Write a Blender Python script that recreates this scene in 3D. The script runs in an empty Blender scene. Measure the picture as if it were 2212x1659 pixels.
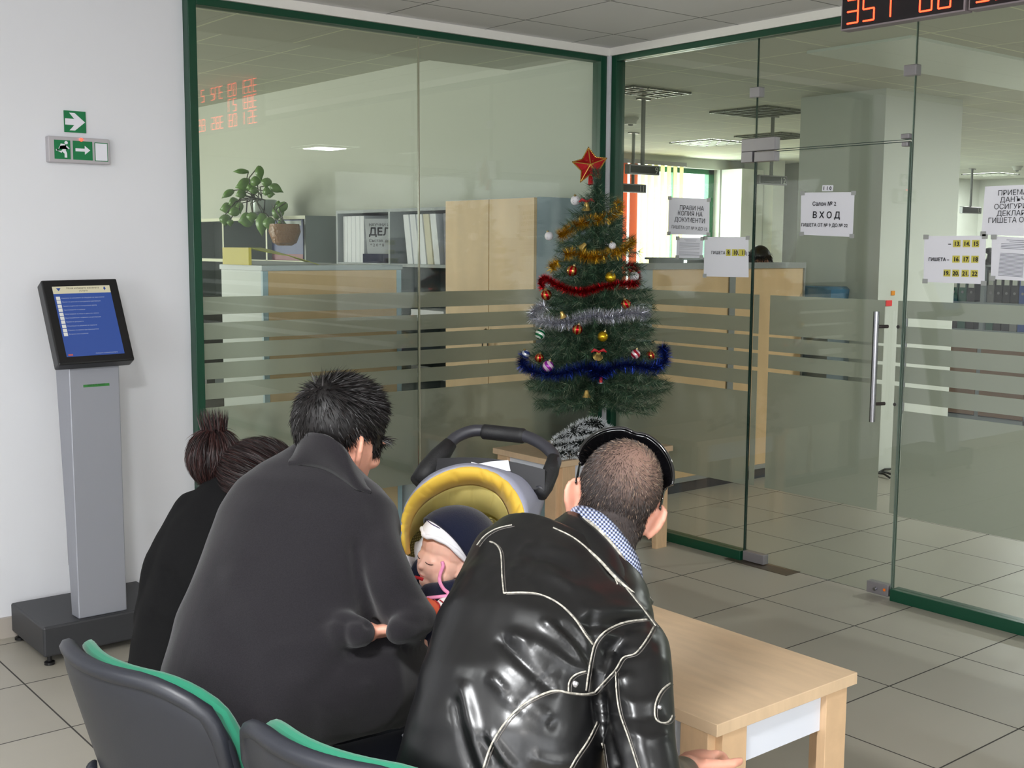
import bpy, bmesh, math, random
import numpy as np
from mathutils import Vector, Matrix, Euler
from mathutils.bvhtree import BVHTree
from mathutils.geometry import tessellate_polygon
random.seed(7); RNG = np.random.default_rng(7)
PI = math.pi
SC = bpy.context.scene
COL = SC.collection
# ------------------------------------------------------------------ camera
F_PX, PITCH, YAW, ROLL = 2551.018, 0.115705, 0.683792, 0.005721
CAM = np.array([-4.72397, -4.95118, 1.61352])
def _axes():
    p, y, r = PITCH, YAW, ROLL
    f = np.array([math.sin(y)*math.cos(p), math.cos(y)*math.cos(p), -math.sin(p)])
    rt = np.array([math.cos(y), -math.sin(y), 0.0]); up = np.cross(rt, f)
    return rt*math.cos(r)+up*math.sin(r), -rt*math.sin(r)+up*math.cos(r), f
CR, CU, CF = _axes()
def ray(u, v): return CF + CR*((u-1106)/F_PX) - CU*((v-829.5)/F_PX)
def at(u, v, d): return CAM + ray(u, v)*d
def onx(u, v, x): d = ray(u, v); return CAM + d*((x-CAM[0])/d[0])
def ony(u, v, y): d = ray(u, v); return CAM + d*((y-CAM[1])/d[1])
def onz(u, v, z): d = ray(u, v); return CAM + d*((z-CAM[2])/d[2])
def proj(P):
    d = np.asarray(P)-CAM; z = d@CF
    return np.stack([1106+F_PX*(d@CR)/z, 829.5-F_PX*(d@CU)/z], -1)
cd = bpy.data.cameras.new('camera'); cam = bpy.data.objects.new('camera', cd); COL.objects.link(cam)
cd.sensor_fit = 'HORIZONTAL'; cd.sensor_width = 36.0; cd.lens = F_PX*36.0/2212; cd.clip_start = 0.05; cd.clip_end = 200
mw = Matrix.Identity(4)
for i in range(3):
    mw[i][0] = CR[i]; mw[i][1] = CU[i]; mw[i][2] = -CF[i]; mw[i][3] = CAM[i]
cam.matrix_world = mw
SC.camera = cam
vs = SC.view_settings
vs.view_transform = 'Standard'; vs.look = 'None'; vs.gamma = 1.0; vs.use_curve_mapping = False
# ------------------------------------------------------------------ materials
def lin(c):
    return tuple(((x/255.0)/12.92 if x/255.0 <= 0.04045 else ((x/255.0+0.055)/1.055)**2.4) for x in c)
MATS = {}
def nd(nt, t, **kw):
    n = nt.nodes.new(t)
    for k, v in kw.items(): setattr(n, k, v)
    return n
def M(name, rgb, rough=0.55, metal=0.0, spec=0.5, bump=None, var=None, emit=None, coat=0.0, sheen=0.0, stretch=None, trans=0.0, sss=0.0):
    """procedural principled material. bump=(scale,strength,dist)  var=(scale,amount)"""
    if name in MATS: return MATS[name]
    m = bpy.data.materials.new(name); m.use_nodes = True; nt = m.node_tree
    b = nt.nodes['Principled BSDF']; L = nt.links
    c = lin(rgb)+(1,)
    b.inputs['Base Color'].default_value = c
    b.inputs['Roughness'].default_value = rough; b.inputs['Metallic'].default_value = metal
    b.inputs['Specular IOR Level'].default_value = spec
    b.inputs['Coat Weight'].default_value = coat; b.inputs['Sheen Weight'].default_value = sheen
    if trans: b.inputs['Transmission Weight'].default_value = trans
    if sss:
        b.inputs['Subsurface Weight'].default_value = sss; b.inputs['Subsurface Radius'].default_value = (0.012, 0.005, 0.003); b.inputs['Subsurface Scale'].default_value = 1.0
    tc = nd(nt, 'ShaderNodeTexCoord'); mp = nd(nt, 'ShaderNodeMapping'); L.new(tc.outputs['Object'], mp.inputs['Vector'])
    if stretch: mp.inputs['Scale'].default_value = stretch
    if var:
        n = nd(nt, 'ShaderNodeTexNoise'); n.inputs['Scale'].default_value = var[0]; n.inputs['Detail'].default_value = 5
        L.new(mp.outputs['Vector'], n.inputs['Vector'])
        mr = nd(nt, 'ShaderNodeMapRange'); mr.inputs['From Min'].default_value = 0.3; mr.inputs['From Max'].default_value = 0.7
        mr.inputs['To Min'].default_value = 1-var[1]; mr.inputs['To Max'].default_value = 1+var[1]
        L.new(n.outputs['Fac'], mr.inputs['Value'])
        mx = nd(nt, 'ShaderNodeMix', data_type='RGBA', blend_type='MULTIPLY'); mx.inputs['Factor'].default_value = 1
        mx.inputs['A'].default_value = c; L.new(mr.outputs['Result'], mx.inputs['B']); L.new(mx.outputs['Result'], b.inputs['Base Color'])
    if bump:
        n2 = nd(nt, 'ShaderNodeTexNoise'); n2.inputs['Scale'].default_value = bump[0]; n2.inputs['Detail'].default_value = 4
        L.new(mp.outputs['Vector'], n2.inputs['Vector'])
        bp = nd(nt, 'ShaderNodeBump'); bp.inputs['Strength'].default_value = bump[1]; bp.inputs['Distance'].default_value = bump[2] if len(bump) > 2 else 0.01
        L.new(n2.outputs['Fac'], bp.inputs['Height']); L.new(bp.outputs['Normal'], b.inputs['Normal'])
    if emit:
        b.inputs['Emission Color'].default_value = lin(emit[0])+(1,); b.inputs['Emission Strength'].default_value = emit[1]
    MATS[name] = m; return m
def mnode(nt, op, a, b=None):
    n = nd(nt, 'ShaderNodeMath', operation=op)
    for i, x in enumerate((a, b)):
        if x is None: continue
        if isinstance(x, (int, float)): n.inputs[i].default_value = x
        else: nt.links.new(x, n.inputs[i])
    return n.outputs[0]
def tile_mat(name, rgb, grout, size, off, width, rough, axes=(0, 1), var=0.06, light=None, rvar=0.0):
    """square tiles laid on a world grid"""
    m = bpy.data.materials.new(name); m.use_nodes = True; nt = m.node_tree; L = nt.links
    b = nt.nodes['Principled BSDF']; g = nd(nt, 'ShaderNodeNewGeometry'); s = nd(nt, 'ShaderNodeSeparateXYZ'); L.new(g.outputs['Position'], s.inputs[0])
    ms = []; ids = []
    for k, ax in enumerate(axes):
        t = mnode(nt, 'DIVIDE', mnode(nt, 'SUBTRACT', s.outputs[ax], off[k]), size)
        fr = mnode(nt, 'FRACT', t); ids.append(mnode(nt, 'FLOOR', t))
        ms.append(mnode(nt, 'LESS_THAN', mnode(nt, 'MINIMUM', fr, mnode(nt, 'SUBTRACT', 1.0, fr)), width/size/2))
    line = mnode(nt, 'MAXIMUM', ms[0], ms[1])
    cx = nd(nt, 'ShaderNodeCombineXYZ'); L.new(ids[0], cx.inputs[0]); L.new(ids[1], cx.inputs[1])
    wn = nd(nt, 'ShaderNodeTexWhiteNoise'); L.new(cx.outputs[0], wn.inputs['Vector'])
    nz = nd(nt, 'ShaderNodeTexNoise'); nz.inputs['Scale'].default_value = 3.5; nz.inputs['Detail'].default_value = 6
    mp = nd(nt, 'ShaderNodeMapping'); mp.inputs['Scale'].default_value = (1, 3, 1); L.new(g.outputs['Position'], mp.inputs['Vector']); L.new(mp.outputs[0], nz.inputs['Vector'])
    f = mnode(nt, 'ADD', mnode(nt, 'MULTIPLY', wn.outputs['Value'], var), mnode(nt, 'MULTIPLY', nz.outputs['Fac'], var*2.0))
    f = mnode(nt, 'ADD', f, 1.0-var*1.5)
    mx = nd(nt, 'ShaderNodeMix', data_type='RGBA', blend_type='MULTIPLY'); mx.inputs['Factor'].default_value = 1; mx.inputs['A'].default_value = lin(rgb)+(1,); L.new(f, mx.inputs['B'])
    m2 = nd(nt, 'ShaderNodeMix', data_type='RGBA'); L.new(line, m2.inputs['Factor']); L.new(mx.outputs['Result'], m2.inputs['A']); m2.inputs['B'].default_value = lin(grout)+(1,)
    L.new(m2.outputs['Result'], b.inputs['Base Color'])
    r = mnode(nt, 'ADD', mnode(nt, 'MULTIPLY', line, 0.4), mnode(nt, 'ADD', mnode(nt, 'MULTIPLY', nz.outputs['Fac'], rvar), rough)); L.new(r, b.inputs['Roughness'])
    bp = nd(nt, 'ShaderNodeBump'); bp.inputs['Strength'].default_value = 0.25; bp.inputs['Distance'].default_value = 0.002; bp.invert = True
    L.new(line, bp.inputs['Height']); L.new(bp.outputs['Normal'], b.inputs['Normal'])
    MATS[name] = m; return m
def glass_mat(name, tint, refl=0.95, base=0.035):
    m = bpy.data.materials.new(name); m.use_nodes = True; nt = m.node_tree; L = nt.links
    for n in list(nt.nodes):
        if n.type != 'OUTPUT_MATERIAL': nt.nodes.remove(n)
    out = [n for n in nt.nodes if n.type == 'OUTPUT_MATERIAL'][0]
    t = nd(nt, 'ShaderNodeBsdfTransparent'); t.inputs['Color'].default_value = tint+(1,)
    g = nd(nt, 'ShaderNodeBsdfGlossy'); g.inputs['Roughness'].default_value = 0.0; g.inputs['Color'].default_value = (1, 1, 1, 1)
    lw = nd(nt, 'ShaderNodeLayerWeight'); lw.inputs['Blend'].default_value = 0.5
    fz = mnode(nt, 'ADD', mnode(nt, 'MULTIPLY', mnode(nt, 'POWER', lw.outputs['Facing'], 5.0), refl), base)
    mx = nd(nt, 'ShaderNodeMixShader'); L.new(fz, mx.inputs[0]); L.new(t.outputs[0], mx.inputs[1]); L.new(g.outputs[0], mx.inputs[2]); L.new(mx.outputs[0], out.inputs['Surface'])
    MATS[name] = m; return m
def frost_mat(name, rgb, fac, rough, ior=1.3):
    m = bpy.data.materials.new(name); m.use_nodes = True; nt = m.node_tree; L = nt.links
    for n in list(nt.nodes):
        if n.type != 'OUTPUT_MATERIAL': nt.nodes.remove(n)
    out = [n for n in nt.nodes if n.type == 'OUTPUT_MATERIAL'][0]
    r = nd(nt, 'ShaderNodeBsdfRefraction'); r.inputs['Roughness'].default_value = rough; r.inputs['IOR'].default_value = ior; r.inputs['Color'].default_value = (0.93, 0.96, 0.93, 1)
    d = nd(nt, 'ShaderNodeBsdfDiffuse'); d.inputs['Color'].default_value = lin(rgb)+(1,)
    tr = nd(nt, 'ShaderNodeBsdfTranslucent'); tr.inputs['Color'].default_value = lin(rgb)+(1,)
    m1 = nd(nt, 'ShaderNodeMixShader'); m1.inputs[0].default_value = 0.4; L.new(d.outputs[0], m1.inputs[1]); L.new(tr.outputs[0], m1.inputs[2])
    tp = nd(nt, 'ShaderNodeBsdfTransparent'); tp.inputs['Color'].default_value = (0.95, 0.97, 0.95, 1); m0 = nd(nt, 'ShaderNodeMixShader'); m0.inputs[0].default_value = 0.62; L.new(tp.outputs[0], m0.inputs[1]); L.new(r.outputs[0], m0.inputs[2])
    m2 = nd(nt, 'ShaderNodeMixShader'); m2.inputs[0].default_value = fac; L.new(m0.outputs[0], m2.inputs[1]); L.new(m1.outputs[0], m2.inputs[2])
    L.new(m2.outputs[0], out.inputs['Surface'])
    MATS[name] = m; return m
def emis(name, rgb, s):
    if name in MATS: return MATS[name]
    m = bpy.data.materials.new(name); m.use_nodes = True; nt = m.node_tree
    b = nt.nodes['Principled BSDF']; b.inputs['Base Color'].default_value = (0.02, 0.02, 0.02, 1)
    b.inputs['Emission Color'].default_value = tuple(rgb)+(1,); b.inputs['Emission Strength'].default_value = s
    MATS[name] = m; return m
# ------------------------------------------------------------------ mesh builder
class MB:
    def __init__(s): s.v = []; s.f = []; s.mi = []
    def add(s, vs, fs, mi=0):
        o = len(s.v); s.v += [tuple(map(float, p)) for p in vs]
        for f in fs: s.f.append(tuple(i+o for i in f)); s.mi.append(mi)
        return s
    def box(s, x0, x1, y0, y1, z0, z1, mi=0):
        if x0 > x1: x0, x1 = x1, x0
        if y0 > y1: y0, y1 = y1, y0
        if z0 > z1: z0, z1 = z1, z0
        return s.add([(x0,y0,z0),(x1,y0,z0),(x1,y1,z0),(x0,y1,z0),(x0,y0,z1),(x1,y0,z1),(x1,y1,z1),(x0,y1,z1)],
                     [(0,3,2,1),(4,5,6,7),(0,1,5,4),(1,2,6,5),(2,3,7,6),(3,0,4,7)], mi)
    def hexa(s, P, mi=0):   # 8 points, bottom loop then top loop
        return s.add(P, [(0,3,2,1),(4,5,6,7),(0,1,5,4),(1,2,6,5),(2,3,7,6),(3,0,4,7)], mi)
    def obox(s, c, ax, ay, az, mi=0):   # centre and half-axis vectors
        c, ax, ay, az = map(np.asarray, (c, ax, ay, az))
        return s.hexa([c-ax-ay-az, c+ax-ay-az, c+ax+ay-az, c-ax+ay-az, c-ax-ay+az, c+ax-ay+az, c+ax+ay+az, c-ax+ay+az], mi)
    def rings(s, R, mi=0, cap=True, closed=False):
        R = [np.asarray(r) for r in R]; n = len(R[0]); vs = np.concatenate(R); fs = []
        m = len(R)
        for k in range(m if closed else m-1):
            a, b = k*n, ((k+1) % m)*n
            for i in range(n): j = (i+1) % n; fs.append((a+i, a+j, b+j, b+i))
        if cap and not closed:
            fs.append(tuple(range(n-1, -1, -1))); fs.append(tuple(range((m-1)*n, m*n)))
        return s.add(vs, fs, mi)
    def tube(s, pts, r, n=10, mi=0, cap=True, flat=None, closed=False):
        pts = [np.asarray(p, float) for p in pts]; m = len(pts)
        rs = r if hasattr(r, '__len__') else [r]*m
        T = []
        for i in range(m):
            a = pts[(i-1) % m] if (i > 0 or closed) else pts[0]; b = pts[(i+1) % m] if (i < m-1 or closed) else pts[-1]
            t = b-a; T.append(t/(np.linalg.norm(t)+1e-12))
        up = np.array([0, 0, 1.0]) if abs(T[0][2]) < 0.9 else np.array([1.0, 0, 0])
        N = np.cross(np.cross(T[0], up), T[0]); N /= np.linalg.norm(N); Rg = []
        for i in range(m):
            N = N-T[i]*(N@T[i]); N /= np.linalg.norm(N)+1e-12; B = np.cross(T[i], N)
            k1, k2 = (rs[i], rs[i]) if flat is None else (rs[i]*flat[0], rs[i]*flat[1])
            Rg.append([pts[i]+N*k1*math.cos(2*PI*k/n)+B*k2*math.sin(2*PI*k/n) for k in range(n)])
        return s.rings(Rg, mi, cap, closed)
    def cyl(s, a, b, r, n=16, mi=0, r2=None): return s.tube([a, b], [r, r if r2 is None else r2], n, mi)
    def sphere(s, c, r, n=16, m=10, mi=0, A=None):
        c = np.asarray(c, float); A = np.diag([r]*3) if A is None else np.asarray(A, float)  # rows = axes
        vs = [c+A[2]]
        for i in range(1, m):
            th = PI*i/m
            for j in range(n):
                ph = 2*PI*j/n; vs.append(c+A[0]*math.sin(th)*math.cos(ph)+A[1]*math.sin(th)*math.sin(ph)+A[2]*math.cos(th))
        vs.append(c-A[2]); fs = []
        for j in range(n): fs.append((0, 1+j, 1+(j+1) % n))
        for i in range(m-2):
            for j in range(n):
                a = 1+i*n+j; b = 1+i*n+(j+1) % n; fs.append((a, a+n, b+n, b))
        l = len(vs)-1
        for j in range(n): fs.append((l, 1+(m-2)*n+(j+1) % n, 1+(m-2)*n+j))
        return s.add(vs, fs, mi)
    def lathe(s, c, prof, n=20, mi=0, ax=(0, 0, 1)):
        c = np.asarray(c, float); z = np.asarray(ax, float); z /= np.linalg.norm(z)
        x = np.cross(z, (0, 1, 0)) if abs(z[1]) < 0.9 else np.cross(z, (1, 0, 0)); x /= np.linalg.norm(x); y = np.cross(z, x)
        return s.rings([[c+z*h+(x*math.cos(2*PI*k/n)+y*math.sin(2*PI*k/n))*max(r, 1e-5) for k in range(n)] for r, h in prof], mi)
    def prism(s, poly, o, ux, uy, t, mi=0):   # 2-D outline extruded by the vector t
        o, ux, uy, t = map(lambda q: np.asarray(q, float), (o, ux, uy, t)); n = len(poly)
        a = [o+ux*p[0]+uy*p[1] for p in poly]; b = [p+t for p in a]
        fs = [tuple(range(n-1, -1, -1)), tuple(range(n, 2*n))]+[(i, (i+1) % n, n+(i+1) % n, n+i) for i in range(n)]
        return s.add(a+b, fs, mi)
    def sheet(s, G, thick, mi=0, off=None):     # grid of points [rows][cols] -> closed shell
        G = np.asarray(G, float); h, w = G.shape[:2]
        du = np.gradient(G, axis=1); dv = np.gradient(G, axis=0); N = np.cross(du, dv); N /= np.linalg.norm(N, axis=2, keepdims=True)+1e-12
        A = (G+N*thick/2).reshape(-1, 3); B = (G-N*thick/2).reshape(-1, 3); k = h*w; fs = []
        for i in range(h-1):
            for j in range(w-1):
                a = i*w+j; fs.append((a, a+1, a+w+1, a+w)); fs.append((k+a, k+a+w, k+a+w+1, k+a+1))
        ed = [(i, i+1) for i in range(w-1)]+[(i*w+w-1, (i+1)*w+w-1) for i in range(h-1)]
        ed += [((h-1)*w+i+1, (h-1)*w+i) for i in range(w-1)]+[((i+1)*w, i*w) for i in range(h-1)]
        for a, b in ed: fs.append((b, a, k+a, k+b))
        return s.add(np.concatenate([A, B]), fs, mi)
    def mesh(s, name, mats):
        me = bpy.data.meshes.new(name); me.from_pydata(s.v, [], s.f); me.update()
        for m in (mats if isinstance(mats, (list, tuple)) else [mats]): me.materials.append(m)
        if any(s.mi): me.polygons.foreach_set('material_index', s.mi)
        return me
    def build(s, name, mats, parent=None, smooth=False, sharp=None, bevel=None, fix=False):
        me = s.mesh(name, mats)
        if fix:
            b = bmesh.new(); b.from_mesh(me); bmesh.ops.recalc_face_normals(b, faces=b.faces); b.to_mesh(me); b.free()
        return link(name, me, parent, smooth, sharp, bevel)
ROOT = {}
def link(name, me, parent=None, smooth=False, sharp=None, bevel=None):
    o = bpy.data.objects.new(name, me); COL.objects.link(o)
    if smooth:
        me.polygons.foreach_set('use_smooth', [True]*len(me.polygons))
        if sharp: me.set_sharp_from_angle(angle=math.radians(sharp))
    if bevel:
        md = o.modifiers.new('bevel', 'BEVEL'); md.width = bevel; md.segments = 2; md.limit_method = 'ANGLE'; md.angle_limit = math.radians(40)
    if parent is not None:
        o.parent = parent; L = ROOT.get(parent.name)
        if L is not None: o.matrix_parent_inverse = Matrix.Translation(-Vector(L))
    return o
def tag(o, label, cat, group=None, kind=None):
    o['label'] = label; o['category'] = cat
    if group: o['group'] = group
    if kind: o['kind'] = kind
    return o
def thing(name, label, cat, loc=(0, 0, 0), group=None, kind=None):
    o = bpy.data.objects.new(name, None); COL.objects.link(o); o.empty_display_size = 0.1
    o.location = tuple(map(float, loc)); ROOT[o.name] = tuple(map(float, loc))
    return tag(o, label, cat, group, kind)
def struct(o): o['kind'] = 'structure'; return o
def kids(o): return [c for c in bpy.data.objects if c.parent == o]
def dup(root, loc=None, rotz=None, label=None, group=None):
    def cp(o, par):
        c = o.copy(); COL.objects.link(c)
        if par is not None: c.parent = par; c.matrix_parent_inverse = o.matrix_parent_inverse.copy()
        for k in kids(o): cp(k, c)
        return c
    r = cp(root, None)
    if loc is not None: r.location = tuple(map(float, loc))
    if rotz is not None: r.rotation_euler = (0, 0, rotz)
    if label: r['label'] = label
    if group: r['group'] = group
    return r
def text_mesh(lines, o, ux, uy, ext=0.0006, bold=0.0):
    """lines: (string, x, y, size, align[, bolder]). flat lettering laid in the plane o, ux, uy"""
    o, ux, uy = map(lambda q: np.asarray(q, float), (o, ux, uy)); nz = np.cross(ux, uy); mb = MB()
    for t in lines:
        st, x, y, size, al = t[:5]; c = bpy.data.curves.new('t', 'FONT'); c.body = st; c.size = 1.0; c.align_x = al
        c.resolution_u = 2; c.fill_mode = 'NONE'; b = t[5] if len(t) > 5 else bold
        ob = bpy.data.objects.new('t', c); COL.objects.link(ob)
        dg = bpy.context.evaluated_depsgraph_get(); me = bpy.data.meshes.new_from_object(ob.evaluated_get(dg))
        P = [(v.co.x, v.co.y) for v in me.vertices]; nx = {}
        for e in me.edges: nx.setdefault(e.vertices[0], []).append(e.vertices[1]); nx.setdefault(e.vertices[1], []).append(e.vertices[0])
        bpy.data.meshes.remove(me); bpy.data.objects.remove(ob); bpy.data.curves.remove(c); loops = []; seen = set()
        for k in nx:
            if k in seen: continue
            L = [k]; seen.add(k); cur = k
            while True:
                n_ = [q for q in nx[cur] if q not in seen]
                if not n_: break
                cur = n_[0]; seen.add(cur); L.append(cur)
            if len(L) > 2: loops.append(sorted_dir(L, [P[q] for q in L]))
        area_ = lambda Q: 0.5*sum(Q[a][0]*Q[(a+1) % len(Q)][1]-Q[(a+1) % len(Q)][0]*Q[a][1] for a in range(len(Q)))
        def inside(p, Q):
            r = False
            for a in range(len(Q)):
                (x1, y1), (x2, y2) = Q[a], Q[a-1]
                if (y1 > p[1]) != (y2 > p[1]) and p[0] < (x2-x1)*(p[1]-y1)/(y2-y1)+x1: r = not r
            return r
        # a contour wholly inside exactly one other is a counter (hole); contours that merely overlap are strokes
        par = []
        for Q in loops: par.append([k for k, R in enumerate(loops) if R is not Q and all(inside(p, R) for p in Q[::max(1, len(Q)//12)])])
        sh = [(0, 0)] if not b else [(0, 0), (b, 0), (-b, 0), (0, b), (0, -b)]
        for k, Q in enumerate(loops):
            if len(par[k]) % 2: continue
            hs = [loops[m_] for m_ in range(len(loops)) if len(par[m_]) % 2 and k in par[m_] and len(par[m_]) == len(par[k])+1]
            allp = Q+[p for h_ in hs for p in h_]; tri = tessellate_polygon([[Vector((p[0], p[1], 0)) for p in R] for R in [Q]+hs])
            for n_, (dx, dy) in enumerate(sh): mb.add([o+ux*(p[0]*size+x+dx)+uy*(p[1]*size+y+dy)+nz*(ext+n_*2e-6) for p in allp], [tuple(q) for q in tri])
    return mb
def sorted_dir(L, Q): return Q
def text_lines(lines, o, ux, uy, name, m, parent):
    for t in lines: text_mesh([t], o, ux, uy).build(name, m, parent)
X_, Y_, Z_ = np.eye(3)
# ------------------------------------------------------------------ shared materials
m_wall = M('white_paint', (228, 229, 233), 0.75, bump=(60, 0.05, 0.002))
m_wallb = M('office_paint', (206, 209, 200), 0.8)
m_green = M('green_frame_paint', (4, 66, 44), 0.35)
m_gask = M('black_gasket', (16, 20, 18), 0.6)
m_floor = tile_mat('stone_tiles', (168, 163, 150), (60, 58, 54), 0.5, (-0.4601, -1.562), 0.006, 0.33, var=0.06, rvar=0.14)
m_ceil = tile_mat('ceiling_tiles', (226, 225, 226), (120, 122, 122), 0.6, (-0.31, -0.36), 0.008, 0.85, var=0.015)
m_ceil2 = tile_mat('office_ceiling_tiles', (200, 202, 190), (236, 238, 215), 0.6, (-0.31, -0.26), 0.012, 0.8, var=0.03)
m_glass = glass_mat('clear_glass', (0.935, 0.962, 0.935), base=0.045)
m_gedge = M('glass_edge', (38, 62, 54), 0.15, spec=0.8)
m_gedge2 = M('glass_edge_pale', (104, 124, 112), 0.15, spec=0.8)
m_gjoint = M('silicone_joint', (150, 148, 128), 0.3)
m_frost = frost_mat('frosted_film', (188, 189, 178), 0.54, 0.48)
m_steel = M('brushed_steel', (176, 176, 182), 0.25, 1.0)
m_alu = M('aluminium', (150, 148, 152), 0.4, 0.85)
m_black = M('black_plastic', (16, 16, 18), 0.38)
m_dark = M('dark_grey_plastic', (46, 47, 52), 0.5, bump=(300, 0.15, 0.001))
m_white = M('white_paper', (232, 232, 240), 0.8)
m_ink = M('black_ink', (26, 26, 34), 0.7)
m_tape = M('clear_tape', (160, 162, 160), 0.4)
m_beech = M('beech_laminate', (214, 186, 152), 0.42, var=(2.2, 0.07), stretch=(3, 14, 3))
m_beech2 = M('beech_edge', (212, 178, 140), 0.45, var=(6, 0.06), stretch=(14, 3, 3))
m_oak = M('office_wood', (216, 182, 138), 0.5, var=(2.0, 0.08), stretch=(4, 4, 1.0))
m_grey = M('pale_grey_laminate', (176, 184, 190), 0.5)
m_greyd = M('grey_laminate', (126, 134, 138), 0.55)
m_whitel = M('white_laminate', (222, 226, 236), 0.4)
m_yel = M('yellow_card', (214, 196, 34), 0.6)
# ------------------------------------------------------------------ floor, ceilings, walls
struct(MB().box(-8, 13.2, -9, 7.2, -0.12, 0.0).build('floor', m_floor))
struct(MB().box(-8, 0.0, -9, 0.0, 2.72, 2.85).build('ceiling', m_ceil))
mb = MB().box(-8, 0.0, 0.88, 7.2, 2.862, 2.98).box(-8, 0.0, 0.0, 0.88, 2.70, 2.98)
struct(mb.build('ceiling_office', m_ceil2))
struct(MB().box(0.05, 13.2, -9, 7.2, 2.72, 2.85).build('ceiling_hall', m_ceil2))
struct(MB().box(-8, -2.515, 0.03, 0.16, 0, 2.72).build('wall_left', m_wall))
struct(MB().box(-8, -2.516, 0.012, 0.029, 0, 0.085).build('baseboard_left', M('stone_skirting', (178, 170, 160), 0.4, var=(6, 0.05))))
struct(MB().box(-8.12, -8.0, -9, 7.2, 0, 2.9).build('wall_west', m_wall))
struct(MB().box(-8, 13.2, -9.12, -9.0, 0, 2.9).build('wall_south', m_wall))
struct(MB().box(0.0, 0.10, 0.05, 7.2, 0, 2.98).build('wall_office', m_wallb))
struct(MB().box(13.2, 13.32, -9, 7.2, 0, 2.9).build('wall_east', m_wallb))
struct(MB().box(-8, 0.0, 7.2, 7.32, 0, 3.0).build('wall_north', m_wallb))
struct(MB().box(-0.027, 0.04, -0.04, 0.045, 0, 2.70).build('trim_1', m_wall))                       # corner post
mb = MB().box(-2.53, 0.0, -0.035, 0.03, 2.677, 2.7195)
struct(mb.build('trim_2', M('white_cornice', (236, 234, 228), 0.6)))
struct(MB().box(-0.03, 0.03, -9, -0.036, 2.677, 2.7195).build('trim_3', MATS['white_cornice']))
# green frames of the two glazed walls
def frame(name, boxes):
    mb = MB()
    for b in boxes: mb.box(*b)
    return struct(mb.build(name, m_green, bevel=0.003))
frame('trim_4', [(-2.514, -2.474, -0.02, 0.05, 0, 2.677), (-0.075, -0.03, -0.02, 0.05, 0, 2.677), (-2.474, -0.075, -0.02, 0.05, 2.645, 2.677), (-2.474, -0.075, -0.02, 0.05, 0.0, 0.055)])
frame('trim_5', [(-0.02, 0.05, -0.085, -0.045, 0, 2.677), (-0.02, 0.05, -8.99, -0.085, 2.645, 2.677), (-0.02, 0.05, -1.06, -0.085, 0.0, 0.05), (-0.02, 0.05, -8.99, -1.945, 0.0, 0.055)])
# frosted levels
FZ = [1.382, 1.303, 1.266, 1.190, 1.173, 1.100, 1.085, 1.011, 0.992, 0.920, 0.882, 0.395]
FZD = [1.38, 1.183, 1.170, 1.099, 1.083, 1.013, 0.993, 0.40]
def pane_x(name, x0, x1, z0, z1):       # pane in the left (y = 0) wall
    o = MB().box(x0, x1, 0.006, 0.016, z0, z1).build(name, m_glass); struct(o)
    f = MB()
    for a, b in zip(FZ[0::2], FZ[1::2]): f.box(x0+0.002, x1-0.002, 0.018, 0.0205, b, a)
    f.build('frosted_film', m_frost, o); return o
w1 = pane_x('window_1', -2.474, -1.296, 0.055, 2.645)
w2 = pane_x('window_2', -1.290, -0.075, 0.055, 2.645)
MB().box(-1.296, -1.290, 0.005, 0.017, 0.056, 2.644).build('joint', m_gjoint, w2)
def pane_y(name, y0, y1, z0, z1, lev=None, fr=None, edges=(), em=None):
    o = MB().box(0.006, 0.016, y0, y1, z0, z1).build(name, m_glass); struct(o)
    if lev:
        f = MB(); a0, a1 = fr
        for a, b in zip(lev[0::2], lev[1::2]): f.box(0.018, 0.0205, a0, a1, b, a)
        f.build('frosted_film', m_frost, o)
    if edges:
        e = MB()
        for b in edges: e.box(*b)
        e.build('edge', em or m_gedge, o)
    return o
w3 = pane_y('window_3', -1.060, -0.085, 0.05, 2.645, FZ, (-1.063, -0.087), [(0.005, 0.017, -1.063, -1.060, 0.05, 2.14)])
w4 = pane_y('window_4', -1.937, -1.064, 2.098, 2.645, None, None, [(0.005, 0.017, -1.937, -1.064, 2.095, 2.098), (0.005, 0.017, -1.064, -1.0615, 2.1, 2.645)])
w5 = pane_y('window_5', -8.99, -1.945, 0.055, 2.645, FZ, (-8.98, -1.946), [(0.005, 0.017, -1.945, -1.942, 0.055, 2.645)], m_gedge2)
# extra strip of film up to the free edge of the right-hand pane, and the pane's clear joint above the door
door = thing('door_1', 'frameless glass door with frosted stripes and a tall steel bar handle', 'door', (0.01, -1.5, 0)); struct(door)
MB().box(0.006, 0.016, -1.932, -1.070, 0.012, 2.086).build('glass', m_glass, door)
f = MB()
for a, b in zip(FZD[0::2], FZD[1::2]): f.box(0.018, 0.0205, -1.832, -1.175, b, a)
for a, b in zip(FZD[0::2], FZD[1::2]): f.box(0.018, 0.0205, -1.106, -1.072, b, a).box(0.018, 0.0205, -1.931, -1.900, b, a)
f.build('frosted_film', m_frost, door)
e = MB().box(0.005, 0.017, -1.070, -1.067, 0.012, 2.086).box(0.005, 0.017, -1.932, -1.07, 2.086, 2.089)
MB().box(0.005, 0.017, -1.935, -1.932, 0.012, 2.086).build('edge', m_gedge2, door)
e.build('edge', m_gedge, door)
h = MB().cyl((-0.055, -1.838, 0.825), (-0.055, -1.838, 1.331), 0.0135, 18)
h.build('handle', m_steel, door, True, 40)
for z in (0.907, 1.262):
    MB().cyl((-0.055, -1.838, z), (0.005, -1.86, z), 0.008, 12).build('handle_standoff', M('dark_steel', (96, 88, 88), 0.35, 0.9), door, True, 40)
MB().cyl((0.075, -1.905, 0.86), (0.075, -1.905, 1.30), 0.011, 14).build('handle', m_steel, door, True, 40)
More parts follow.
